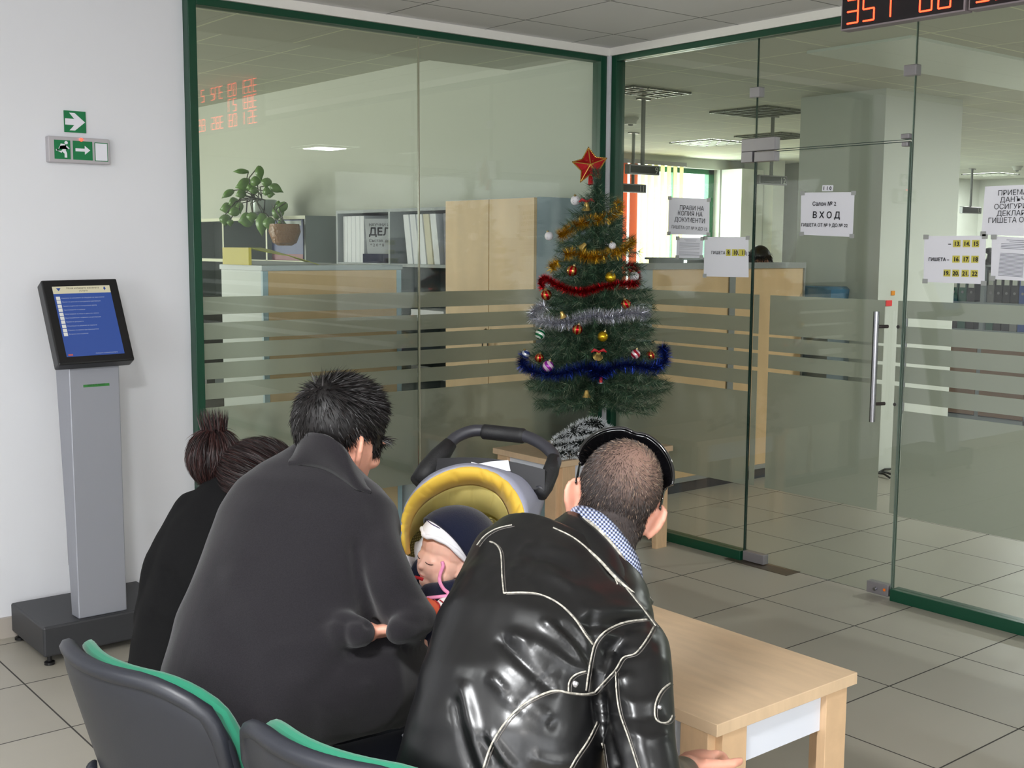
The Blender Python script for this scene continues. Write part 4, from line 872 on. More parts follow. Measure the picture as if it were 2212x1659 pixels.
# black tinsel with white tips heaped at the foot of the tree
hp_ = []
for L in ([(1200, 958), (1222, 942), (1250, 934), (1282, 938)], [(1238, 930), (1262, 918), (1286, 914), (1306, 926), (1322, 940)], [(1196, 966), (1230, 962), (1262, 956), (1296, 950), (1330, 944)], [(1204, 974), (1240, 974), (1275, 972), (1310, 968), (1338, 962)]):
    k_ = len(hp_); hp_.append(np.array([at(u, v, 5.98-0.02*k_+0.05*((i % 2)-.5)) for i, (u, v) in enumerate(L)]))
hp_[2][:, 2] = np.maximum(hp_[2][:, 2], ZT+0.035); hp_[3][:, 2] = ZT+0.03
hp_ += [np.array([[TX+0.17*math.cos(a), TY+0.15*math.sin(a), ZT+0.035+0.03*(i % 2)] for i, a in enumerate(np.linspace(0.3, 2.9, 9))])]
tinsel('tinsel_garland', 'black tinsel with white tips heaped at the foot of the tree', hp_, 0.040, [M('black_tinsel', (16, 24, 22), 0.5), M('white_tip', (226, 230, 232), 0.6)], per=16, tipmat=True, width=0.0026)
# ------------------------------------------------------------------ star and ornaments
sc_ = at(1273, 356, DT-0.06)
def star_obj():
    r = thing('star_topper', 'red glitter star with gold edges on top of the tree', 'star', sc_-np.array([0, 0, 0.09]))
    tipsp = [(1271, 319), (1310, 342), (1297, 386), (1254, 393), (1237, 350)]; inn = [(1287, 340), (1295, 366), (1274, 377), (1256, 369), (1258, 344)]
    rim = []
    for a, b in zip(tipsp, inn): rim += [at(*a, DT-0.06), at(*b, DT-0.06)]
    ce = at(1275, 357, DT-0.06); mb = MB(); n = len(rim)
    vs_ = rim+[ce-CF*0.028, ce+CF*0.028]; mb.add(vs_, [(i, (i+1) % n, n) for i in range(n)]+[((i+1) % n, i, n+1) for i in range(n)])
    mb.build('star_body', M('red_glitter', (178, 14, 26), 0.3, 0.5, bump=(260, 0.8, 0.004)), r)
    ed = MB(); ed.tube(rim, 0.0042, 6, closed=True)
    for i in range(0, n, 2):
        ed.tube([rim[i], ce-CF*0.0285], 0.0028, 5)
    for i in range(n):
        for t in np.linspace(0, 1, 7): ed.sphere(rim[i]*(1-t)+rim[(i+1) % n]*t-CF*0.003, 0.0042, 6, 4)
    for i in range(26): a = RNG.uniform(0, 2*PI); q_ = RNG.uniform(0, .03); ed.sphere(ce-CF*(0.028-q_*.6)+CR*q_*math.cos(a)+CU*q_*math.sin(a), 0.0036, 6, 4)
    ed.build('gold_edging', met('gold_edge', (206, 160, 80), 0.3), r)
    b_ = at(1276, 372, DT-0.03); MB().tube([b_, at(1276, 384, DT-0.03), at(1276, 399, DT-0.03)], [0.010, 0.013, 0.015], 12).build('socket', M('red_plastic', (196, 20, 34), 0.25), r, True, 40)
star_obj()
def striped(name, c1, c2, n=6, swirl=0.0, metal=0.85, rough=0.18):
    if name in MATS: return MATS[name]
    m = M(name, c1, rough, metal); nt = m.node_tree; L = nt.links; b = nt.nodes['Principled BSDF']
    tc = nd(nt, 'ShaderNodeTexCoord'); s_ = nd(nt, 'ShaderNodeSeparateXYZ'); L.new(tc.outputs['Object'], s_.inputs[0])
    an = mnode(nt, 'ADD', mnode(nt, 'MULTIPLY', mnode(nt, 'ARCTAN2', s_.outputs[1], s_.outputs[0]), n/(2*PI)), mnode(nt, 'MULTIPLY', s_.outputs[2], swirl))
    g = mnode(nt, 'GREATER_THAN', mnode(nt, 'FRACT', an), 0.5)
    mx = nd(nt, 'ShaderNodeMix', data_type='RGBA'); mx.inputs['A'].default_value = lin(c1)+(1,); mx.inputs['B'].default_value = lin(c2)+(1,); L.new(g, mx.inputs['Factor']); L.new(mx.outputs['Result'], b.inputs['Base Color'])
    return m
def speck(name):
    m = M(name, (236, 234, 238), 0.6); nt = m.node_tree; L = nt.links; b = nt.nodes['Principled BSDF']
    tc = nd(nt, 'ShaderNodeTexCoord'); vo = nd(nt, 'ShaderNodeTexVoronoi'); vo.inputs['Scale'].default_value = 90; L.new(tc.outputs['Object'], vo.inputs['Vector'])
    g = mnode(nt, 'LESS_THAN', vo.outputs['Distance'], 0.16); mx = nd(nt, 'ShaderNodeMix', data_type='RGBA'); mx.inputs['A'].default_value = lin((236, 234, 238))+(1,); mx.inputs['B'].default_value = lin((90, 80, 90))+(1,)
    L.new(g, mx.inputs['Factor']); L.new(mx.outputs['Result'], b.inputs['Base Color']); return m
m_speck = speck('speckled_white'); m_rg = striped('red_gold_stripes', (186, 14, 30), (206, 156, 84), 6, 8.0); m_gb = met('gold_ball', (212, 172, 36), 0.22)
m_gw = striped('green_white_swirl', (12, 104, 60), (226, 234, 226), 3, 40.0, 0.3); m_pw = striped('purple_white_swirl', (148, 40, 160), (232, 206, 230), 3, 30.0, 0.3); m_bw = striped('blue_silver_swirl', (60, 80, 150), (206, 210, 216), 3, 30.0, 0.4); m_rw = striped('red_white_swirl', (170, 24, 50), (222, 200, 204), 3, 36.0, 0.3)
def bauble(u, v, rpx, mat, label, tilt=0.0):
    p = surf(u, v, 0.03); r_ = rpx*np.linalg.norm(p-CAM)/F_PX
    o = MB().sphere((0, 0, 0), r_, 22, 14).build('bauble', mat, None, True); o.location = tuple(p); o.rotation_euler = (0.3*math.sin(u), 0.3+tilt, u*0.7)
    tag(o, label, 'bauble', 'baubles on the Christmas tree')
    MB().lathe((0, 0, r_*0.94), [(r_*.28, 0), (r_*.28, r_*.26), (r_*.06, r_*.28), (r_*.06, r_*.5)], 12).build('cap', met('bauble_cap', (190, 170, 120), 0.3), o, True, 40)
    return o
for a in [(1243, 433, 10.5, m_speck, 'white speckled ball hanging left of the topmost bell'), (1186, 510, 9.5, m_speck, 'white speckled ball sticking out on the left below the upper gold garland'), (1370, 597, 10.5, m_speck, 'white speckled ball at the right end of the red garland'), (1323, 531, 8, m_speck, 'white speckled ball half hidden above the lower gold garland'),
          (1236, 585, 12, m_rg, 'red and gold striped ball between lower gold and red garlands'), (1180, 637, 12, m_rg, 'red and gold striped ball just below the left end of the red garland'), (1352, 657, 11, m_rg, 'red and gold striped ball on the right above the silver garland'), (1247, 712, 11.5, m_rg, 'red and gold striped ball under the middle of the silver garland'), (1165, 773, 10, m_rg, 'red and gold striped ball low on the left by the blue garland'), (1405, 768, 10, m_rg, 'red and gold striped ball low on the right by the blue garland'),
          (1319, 599, 12, m_gb, 'plain gold ball just above the red garland'), (1302, 727, 11.5, m_gb, 'plain gold ball below the silver garland'), (1167, 722, 11.5, m_gw, 'green and white swirled ball at the left edge of the tree'), (1184, 791, 12.5, m_pw, 'purple and white swirled ball on the blue garland'),
          (1135, 765, 10, m_bw, 'blue and silver ball at the left end of the blue garland'), (1373, 765, 10.5, m_rw, 'red and white swirled ball above the right part of the blue garland')]: bauble(*a)
m_bell = met('gold_bell', (222, 190, 112), 0.2)
def bell(u, v, s, label, tilt=(0, 0), bow=True):
    p = surf(u, v, 0.035); k_ = s*np.linalg.norm(p-CAM)/F_PX
    r = thing('bell_ornament', label, 'bell', p, 'gold bells on the Christmas tree')
    ax = CU*math.cos(tilt[0])+CR*math.sin(tilt[0])*1.0-CF*tilt[1]; ax = ax/np.linalg.norm(ax)
    MB().lathe(p, [(0.30*k_, 1.15*k_), (0.42*k_, 1.0*k_), (0.52*k_, 0.5*k_), (0.70*k_, 0.0), (1.0*k_, -0.42*k_), (0.93*k_, -0.42*k_), (0.62*k_, 0.0), (0.44*k_, 0.5*k_), (0.2*k_, .9*k_)], 20, 0, ax).build('bell_body', m_bell, r, True, 50)
    MB().sphere(p-ax*0.35*k_, 0.22*k_, 10, 7).build('clapper', m_bell, r, True)
    if bow:
        q_ = p+ax*1.25*k_; b = MB()
        for sg in (-1, 1): b.tube([q_, q_+CR*sg*0.9*k_+CU*0.35*k_, q_+CR*sg*1.5*k_-CU*0.1*k_], [0.15*k_, 0.34*k_, 0.12*k_], 8, flat=(1, .5))
        b.sphere(q_-CF*0.1*k_, 0.24*k_, 8, 6); b.build('bow', M('red_ribbon', (178, 16, 30), 0.5), r, True)
bell(1267, 449, 11, 'gold bell with red bow near the top of the tree', (0, .35)); bell(1256, 535, 11, 'tilted gold bell above the lower gold garland', (0.8, .1), False)
bell(1292, 768, 11, 'gold bell with red bow seen from below, above the blue garland', (0.1, 1.4)); bell(1267, 854, 10, 'gold bell hanging below the lowest branches', (0, 0.1), False); bell(1216, 682, 9, 'small gold bell caught in the silver garland', (-.4, .3), False)
p = surf(1298, 826, 0.03); cn = thing('candle_ornament', 'small red candle ornament below the blue garland', 'candle', p)
MB().cyl(p, p+CU*0.032, 0.008, 10).build('candle_body', M('red_wax', (214, 22, 28), 0.4), cn, True, 40); MB().lathe(p-CU*0.004, [(0.016, 0), (0.016, 0.004)], 12).build('clip', m_steel, cn)
# ------------------------------------------------------------------ stroller
m_tube = M('charcoal_tube', (48, 48, 54), 0.45); m_foam = M('black_foam', (20, 20, 22), 0.6, bump=(300, .3, .002)); m_can = M('yellow_canopy_cloth', (244, 208, 80), 0.7, sheen=0.2); m_lin = M('pale_yellow_lining', (240, 226, 146), 0.75)
m_gcl = M('grey_canopy_cloth', (150, 152, 170), 0.75, bump=(120, .2, .003)); 
sr = thing('stroller', 'baby stroller with yellow canopy and black curved handle', 'stroller', (-2.95, -2.6, 0))
def pts(L): return [at(*q_) for q_ in L]
hd = spline(pts([(908, 1036, 2.98), (935, 1000, 3.0), (962, 968, 3.03), (985, 945, 3.05), (1015, 932, 3.06), (1040, 930, 3.06), (1085, 934, 3.05), (1130, 941, 3.03), (1165, 956, 3.0), (1190, 976, 2.97), (1200, 994, 2.95), (1192, 1016, 2.93), (1176, 1046, 2.90), (1165, 1062, 2.88)]), 50)
MB().tube(hd, 0.0155, 14).build('handle', m_tube, sr, True)
MB().tube(spline(pts([(1042, 932, 3.062), (1060, 934, 3.055), (1088, 937, 3.05), (1112, 939.5, 3.04), (1134, 942, 3.03)]), 16), [0.0165]+[0.020]*14+[0.0165], 14).build('grip', m_foam, sr, True, 50)
MB().tube(pts([(974, 956, 3.035), (950, 985, 3.02), (925, 1018, 2.99), (905, 1045, 2.97)]), [0.018, 0.026, 0.030, 0.026], 12).build('handle_joint', m_foam, sr, True)
MB().tube(pts([(1198, 988, 2.955), (1190, 1018, 2.93), (1176, 1050, 2.90), (1166, 1070, 2.88)]), [0.017, 0.021, 0.022, 0.018], 12).build('handle_joint', m_foam, sr, True)
# console between the handle arms
G = []
for t in np.linspace(0, 1, 9):
    u = 940+t*240; top = 996-14*math.sin(PI*t)+t*22; bot = 1026+t*38
    G.append([at(u, top+(bot-top)*s, 3.0-0.10*t-0.02*s) for s in (0, .3, .7, 1)])
MB().sheet(G, 0.03).build('parent_console', M('console_black', (18, 18, 24), 0.5), sr, True, 50)
# canopy: outer puffed rim, inner lining, mesh back, grey cover behind
RO = spline(pts([(872, 1190, 2.66), (868, 1130, 2.68), (884, 1078, 2.70), (928, 1036, 2.73), (984, 1012, 2.76), (1040, 1012, 2.77), (1090, 1036, 2.76), (1122, 1076, 2.73), (1135, 1120, 2.70), (1136, 1185, 2.66)]), 181)
RI = spline(pts([(884, 1196, 2.72), (884, 1140, 2.74), (906, 1096, 2.77), (948, 1064, 2.80), (992, 1048, 2.82), (1036, 1048, 2.83), (1074, 1066, 2.82), (1096, 1098, 2.79), (1106, 1140, 2.76), (1108, 1190, 2.73)]), 181)
RL = spline(pts([(880, 1200, 2.80), (888, 1164, 2.82), (912, 1138, 2.85), (950, 1117, 2.88), (1000, 1108, 2.90), (1034, 1109, 2.91), (1064, 1118, 2.90), (1088, 1136, 2.88), (1102, 1156, 2.86), (1112, 1190, 2.82)]), 181)
def puff(A, B, k, amp, seed, rows=9, bul=0.02):
    rg = np.random.default_rng(seed); n = len(A); w = np.zeros(n)
    x_ = np.linspace(0, 1, n)
    for c_ in np.sort(rg.uniform(.02, .98, 15)): w -= rg.uniform(.6, 1.5)*np.exp(-((x_-c_)/rg.uniform(.006, .014))**2)
    w += .5*np.sin(x_*11+1)
    G = []
    for j, s in enumerate(np.linspace(0, 1, rows)):
        P = A*(1-s)+B*s; out = -CF*bul*math.sin(PI*s)*1.0
        w2 = np.roll(w, int((3+4*math.sin(seed))*s)); P = P+out-CF[None, :]*(amp*w2*math.sin(PI*s))[:, None]+CU[None, :]*(amp*.5*w2*math.sin(PI*s))[:, None]; G.append(P)
    return np.array(G)
MB().sheet(puff(RO, RI, 9, 0.0075, 2, bul=0.026), 0.006).build('canopy_rim', m_can, sr, True)
MB().sheet(puff(RI, RL, 9, 0.0085, 5, bul=0.014), 0.004).build('canopy_lining', m_lin, sr, True)
cen = at(995, 1230, 2.93); MBk = [RL*(1-s)+cen*s for s in np.linspace(0, 1, 6)]
mm = tile_mat('mesh_fabric', (150, 140, 84), (92, 84, 46), 0.006, (0, 0), 0.0028, 0.8, axes=(0, 2), var=0.0)
MB().sheet(np.array(MBk), 0.003).build('mesh_back', mm, sr, True)
BK = spline(pts([(880, 1150, 2.92), (905, 1075, 2.96), (935, 1030, 3.0), (985, 1012, 3.05), (1045, 1012, 3.06), (1110, 1035, 3.04), (1150, 1046, 3.0), (1173, 1076, 2.97), (1166, 1110, 2.93), (1152, 1150, 2.90)]), 181)
MB().sheet(np.array([RO*(1-s)+BK*s+CF*0.0+CU*0.012*math.sin(PI*s) for s in np.linspace(0, 1, 6)]), 0.004).build('canopy_cover', m_gcl, sr, True)
transl(m_can, (250, 214, 90), .35); transl(m_lin, (250, 236, 150), .4)
# seat shell, padding and frame (mostly behind the two men)
sc0 = at(980, 1330, 2.78); sx, sf = CR, np.array([CF[0], CF[1], 0])/np.hypot(CF[0], CF[1])
def ss(a, b, c_): return sc0+sx*a+sf*b+Z_*c_
Gs = []
for t in np.linspace(0, 1, 10):
    ang = PI*.05+t*PI*.40; Gs.append([ss(w*0.17, -0.20+0.42*t, -0.14+0.16*t**2+0.05*abs(w)**2) for w in np.linspace(-1, 1, 9)])
MB().sheet(np.array(Gs), 0.03).build('seat', m_gcl, sr, True)
fr = MB()
for sg in (-1, 1):
    fr.tube(spline([ss(sg*0.21, 0.20, 0.16), ss(sg*0.22, 0.12, 0.05), ss(sg*0.23, -0.10, -0.35), ss(sg*0.235, -0.22, 0.09-sc0[2])], 20), 0.013, 10)
    fr.tube([ss(sg*0.22, 0.10, 0.0), ss(sg*0.24, 0.32, 0.11-sc0[2])], 0.013, 10)
fr.tube([ss(-0.22, 0.10, 0.0), ss(0.22, 0.10, 0.0)], 0.012, 8).tube([ss(-0.24, 0.30, 0.14-sc0[2]), ss(0.24, 0.30, 0.14-sc0[2])], 0.011, 8)
fr.build('chassis', m_tube, sr, True)
for sg in (-1, 1):
    for b_, r_ in ((-0.22, 0.09), (0.32, 0.11)):
        c_ = ss(sg*0.26, b_, 0); c_[2] = r_+0.001; w = MB(); w.lathe(c_-sx*0.02, [(r_*.3, 0), (r_*.85, 0.004), (r_, 0.012), (r_, 0.028), (r_*.85, 0.036), (r_*.3, 0.04)], 24, 0, sx); w.build('wheel', m_black, sr, True, 50)
# papers tucked into the console
pp = MB().sheet([[at(u, v, 2.915) for u, v in ((1018, 998), (1034, 1002), (1060, 997), (1098, 994))], [at(u, v, 2.91) for u, v in ((1018, 1012), (1040, 1013), (1070, 1014), (1103, 1018))]], 0.002)
tag(pp.build('paper_sheets', m_white), 'white papers tucked in the black stroller console behind the yellow canopy', 'papers')
# ------------------------------------------------------------------ organic building blocks
def unit(v): v = np.asarray(v, float); return v/np.linalg.norm(v)
def cap_mesh(mb, pts, rs, n=16, flat=None, fdir=None):
    """round-ended tapered limb through several points"""
    pts = [np.asarray(p, float) for p in pts]; P = []; R = []
    a = unit(pts[1]-pts[0]); b = unit(pts[-1]-pts[-2])
    for t in (0.98, .8, .5): P.append(pts[0]-a*rs[0]*t); R.append(rs[0]*math.sqrt(max(0.01, 1-t*t)))
    P += pts; R += list(rs)
    for t in (.5, .8, .98): P.append(pts[-1]+b*rs[-1]*t); R.append(rs[-1]*math.sqrt(max(0.01, 1-t*t)))
    mb.tube(P, R, n)
def ell(mb, c, ax, n=20, m=14): mb.sphere(c, 1, n, m, 0, ax)
def ring_px(uL, vL, dL, uR, vR, dR, tb, tf, tang, n=36, ex=2.3):
    L, R = at(uL, vL, dL), at(uR, vR, dR); c = (L+R)/2; a = (R-L)/2; m_ = unit(np.cross(a, tang)); 
    if m_@CF < 0: m_ = -m_
    out = []
    for k_ in range(n):
        t = 2*PI*k_/n; cs, sn = math.cos(t), math.sin(t); th = tf if sn > 0 else tb
        out.append(c+a*np.sign(cs)*abs(cs)**(2/ex)+m_*th*np.sign(sn)*abs(sn)**(2/ex))
    return out
def loft_px(mb, S):
    C = [(at(*s[0:3])+at(*s[3:6]))/2 for s in S]
    for i in range(len(S)): pass
    T = [unit(C[min(i+1, len(C)-1)]-C[max(i-1, 0)]) for i in range(len(C))]
    mb.rings([ring_px(*s[:8], T[i]) for i, s in enumerate(S)])
def remesh(mb, voxel, smooth=4, name='tmp', sfac=0.5):
    o = mb.build(name, [], None); bm_ = bmesh.new(); bm_.from_mesh(o.data); bmesh.ops.recalc_face_normals(bm_, faces=bm_.faces); bm_.to_mesh(o.data); bm_.free()
    r = o.modifiers.new('r', 'REMESH'); r.mode = 'VOXEL'; r.voxel_size = voxel; r.use_smooth_shade = True
    if smooth: s_ = o.modifiers.new('s', 'SMOOTH'); s_.iterations = smooth; s_.factor = sfac
    dg = bpy.context.evaluated_depsgraph_get(); me = bpy.data.meshes.new_from_object(o.evaluated_get(dg)); od = o.data
    bpy.data.objects.remove(o); bpy.data.meshes.remove(od); return me
def get_co(me): a = np.empty(len(me.vertices)*3); me.vertices.foreach_get('co', a); return a.reshape(-1, 3)
def set_co(me, A): me.vertices.foreach_set('co', A.ravel()); me.update()
def get_no(me): a = np.empty(len(me.vertices)*3); me.vertices.foreach_get('normal', a); return a.reshape(-1, 3)
def put(name, me, mats, parent, smooth=True):
    me.name = name; me.materials.clear()
    for m in (mats if isinstance(mats, (list, tuple)) else [mats]): me.materials.append(m)
    return link(name, me, parent, smooth)
def seg_dist(Q, L):
    """distance in pixels from points Q to polyline L, with the parameter along it"""
    best = np.full(len(Q), 1e9)
    for a, b in zip(L[:-1], L[1:]):
        a, b = np.asarray(a, float), np.asarray(b, float); ab = b-a; t = np.clip(((Q-a)@ab)/(ab@ab), 0, 1); d = np.linalg.norm(Q-(a+t[:, None]*ab), axis=1); best = np.minimum(best, d)
    return best
def folds(me, L, amp=1.0):
    """press cloth folds into the modelled surface; each fold = (polyline, width px, height m)"""
    co = get_co(me); no = get_no(me); Q = proj(co); facing = np.clip(-(no@CF)*2, 0, 1)
    disp = np.zeros(len(co))
    for P, w, h in L:
        P = [tuple(p) for p in spline(P, len(P)*9)] if len(P) > 2 else P
        w = max(w, 9); d = seg_dist(Q, P); disp += h*np.exp(-(d/w)**2)
    set_co(me, co+no*(disp*facing*amp)[:, None]); relax(me, 3)
def relax(me, it, f=.5):
    e = np.empty(len(me.edges)*2, int); me.edges.foreach_get('vertices', e); e = e.reshape(-1, 2); co = get_co(me); n = len(co); deg = np.bincount(e.ravel(), minlength=n)[:, None]
    for _ in range(it):
        s_ = np.zeros_like(co)
        for k_ in range(3): s_[:, k_] = np.bincount(e[:, 0], co[e[:, 1], k_], n)+np.bincount(e[:, 1], co[e[:, 0], k_], n)
        co = co*(1-f)+f*s_/np.maximum(deg, 1)
    set_co(me, co)
def lumps(me, scale, amp, seed=0, aniso=(1, 1, 1)):
    from mathutils import noise
    co = get_co(me); no = get_no(me)
    d = np.array([noise.noise(Vector((p[0]*scale*aniso[0]+seed, p[1]*scale*aniso[1], p[2]*scale*aniso[2]))) for p in co]); set_co(me, co+no*(d*amp)[:, None])
def bvh(me): return BVHTree.FromPolygons([v.co for v in me.vertices], [tuple(p.vertices) for p in me.polygons])
def hit(tree_, u, v, lift=0.0):
    d = unit(ray(u, v)); h = tree_.ray_cast(Vector(CAM), Vector(d), 20)
    if h[0] is None: return None
    return np.array(h[0])-d*lift, np.array(h[1])
def seams(tree_, lines, r, lift=0.0, step=6.0, twin=True):
    """raised piping laid along the surface"""
    mb = MB()
    for P in lines:
        P = spline(P, max(8, int(np.linalg.norm(np.diff(np.asarray(P, float), axis=0), axis=1).sum()/step))); run = []
        for u, v in P:
            h = hit(tree_, u, v, lift)
            if h is not None and (not run or np.linalg.norm(h[0]-run[-1]) < 0.05): run.append(h[0])
            elif len(run) > 2: mb.tube(run, r, 6, flat=(1, .8)); run = []
        if len(run) > 2:
            run = np.array(run)
            for _ in range(2): run[1:-1] = (run[:-2]+2*run[1:-1]+run[2:])/4
            mb.tube(list(run), r, 6, flat=(1, .8))
    return mb
m_skin = M('skin', (206, 148, 126), 0.5, var=(30, 0.05), sss=0.15)
m_ear = M('skin_ear', (236, 160, 148), 0.5, sss=0.2)
class Frame:
    def __init__(s, o, right, fwd):
        s.o = np.asarray(o, float); s.x = unit(right); f = np.asarray(fwd, float); s.y = unit(f-s.x*(f@s.x)); s.z = np.cross(s.x, s.y)
    def __call__(s, x, y, z): return s.o+s.x*x+s.y*y+s.z*z
    def ax(s, a, b, c_): return np.array([s.x*a, s.y*b, s.z*c_])
def head_prims(mb, F, k=1.0, ears=True, face=True):
    """skull, jaw, nose, brow, lips, chin, ears; F origin at the middle of the head, level with the ears"""
    ell(mb, F(0, -.012*k, .035*k), F.ax(.076*k, .097*k, .086*k)); ell(mb, F(0, .02*k, -.01*k), F.ax(.070*k, .075*k, .080*k))
    ell(mb, F(0, .036*k, -.050*k), F.ax(.054*k, .056*k, .068*k)); ell(mb, F(0, .076*k, -.100*k), F.ax(.024*k, .018*k, .018*k))
    cap_mesh(mb, [F(0, .094*k, .006*k), F(0, .104*k, -.020*k), F(0, .110*k, -.034*k)], [.007*k, .009*k, .012*k], 10)
    for sg in (-1, 1):
        ell(mb, F(sg*.012*k, .098*k, -.038*k), F.ax(.008*k, .009*k, .007*k), 10, 8); ell(mb, F(sg*.030*k, .083*k, .022*k), F.ax(.026*k, .012*k, .008*k), 12, 8); ell(mb, F(sg*.040*k, .066*k, -.022*k), F.ax(.022*k, .022*k, .018*k), 12, 8)
    ell(mb, F(0, .092*k, -.060*k), F.ax(.021*k, .008*k, .005*k), 12, 8); ell(mb, F(0, .090*k, -.069*k), F.ax(.018*k, .009*k, .006*k), 12, 8)
    cap_mesh(mb, [F(0, -.025*k, -.055*k), F(0, -.045*k, -.12*k), F(0, -.06*k, -.17*k)], [.056*k, .054*k, .060*k], 18)
    if ears:
        for sg in (-1, 1): ear(mb, F, sg, k)
def ear(mb, F, sg, k=1.0, flare=0.35):
    """helix rim, lobe and a thin concha plate standing off the head"""
    o = F(sg*.073*k, .004*k, -.008*k); out = unit(F.x*sg*math.cos(1.0-flare)+F.y*-1*math.sin(1.0-flare)); up = unit(F.z*1.0-F.y*.18); n_ = np.cross(out, up)
    rim = [o+up*(-.026)*k+out*.006*k, o+up*(-.012)*k+out*.019*k, o+up*.006*k+out*.026*k, o+up*.022*k+out*.024*k, o+up*.031*k+out*.013*k, o+up*.024*k+out*.001*k]
    cap_mesh(mb, rim, [.0075*k, .0068*k, .0058*k, .0056*k, .0054*k, .005*k], 10)
    mb.sphere(o+up*.002*k+out*.010*k, 1, 14, 10, 0, [out*.017*k, up*.027*k, n_*.0065*k]); mb.sphere(o+up*(-.027)*k+out*.006*k, 1, 12, 8, 0, [out*.009*k, up*.009*k, n_*.006*k])
def hand_prims(mb, w, d, nrm, side=1, curl=0.5, k=1.0, spread=.06):
    """wrist point w, direction d of the fingers, nrm = back of the hand; five separate bent fingers"""
    d = unit(d); nrm = unit(np.asarray(nrm)-d*(np.asarray(nrm)@d)); s_ = np.cross(d, nrm)*side
    cap_mesh(mb, [w-d*.03*k, w+d*.01*k], [.026*k, .025*k], 12)
    mb.sphere(w+d*.052*k, 1, 16, 12, 0, [d*.050*k, s_*.041*k, nrm*.016*k])
    for i, (off, ln) in enumerate(((.030, .072), (.010, .082), (-.010, .076), (-.029, .060))):
        b = w+d*.088*k+s_*off*k; dd = unit(d+s_*spread*(1.5-i)*.8); p = [b-dd*.02*k, b]; a = 0; q_ = b
        for sgm in (.42, .32, .26):
            a += curl*(0.9 if sgm == .42 else 1.1)*.6; q_ = q_+(dd*math.cos(a)-nrm*math.sin(a))*ln*sgm*k; p.append(q_)
        cap_mesh(mb, p, [.0095*k, .0093*k, .0085*k, .0078*k, .0068*k], 9)
    t0 = w+d*.022*k+s_*.030*k; td = unit(d*.7+s_*.75-nrm*.25); cap_mesh(mb, [t0, t0+td*.030*k, t0+td*.052*k+d*.008*k, t0+td*.062*k+d*.024*k], [.0125*k, .0105*k, .0098*k, .008*k], 10)
def strands(mb, roots, dirs, n, length, width, curve=None, jitter=.15, mi=0):
    """thin tapering hair strands: roots (n,3), unit start dirs, curve = bending vector per unit length squared"""
    m_ = len(roots); D = dirs+RNG.normal(scale=jitter, size=dirs.shape); D /= np.linalg.norm(D, axis=1, keepdims=True); L_ = length*RNG.uniform(.7, 1.15, m_) if not hasattr(length, '__len__') else length
    side = np.cross(D, RNG.normal(size=D.shape)); side /= np.linalg.norm(side, axis=1, keepdims=True)
    rows = []
    for j in range(n+1):
        t = j/n; p = roots+D*(L_*t)[:, None]
        if curve is not None: p = p+curve*((L_*t)**2)[:, None] if np.ndim(curve) == 2 else p+np.asarray(curve)[None]*((L_*t)**2)[:, None]
        w = width*(1-t)**.7; rows.append((p-side*w/2, p+side*w/2) if j < n else (p,))
    o = len(mb.v); allv = []
    for r_ in rows: allv += list(r_)
    V = np.stack(allv, 1); k_ = V.shape[1]; mb.v += [tuple(q_) for q_ in V.reshape(-1, 3).tolist()]
    for i in range(m_):
        b = o+i*k_
        for j in range(n-1): mb.f.append((b+2*j, b+2*j+1, b+2*j+3, b+2*j+2))
        mb.f.append((b+2*n-2, b+2*n-1, b+2*n))
    mb.mi += ([mi]*(m_*n) if not hasattr(mi, '__len__') else list(np.repeat(mi, n)))
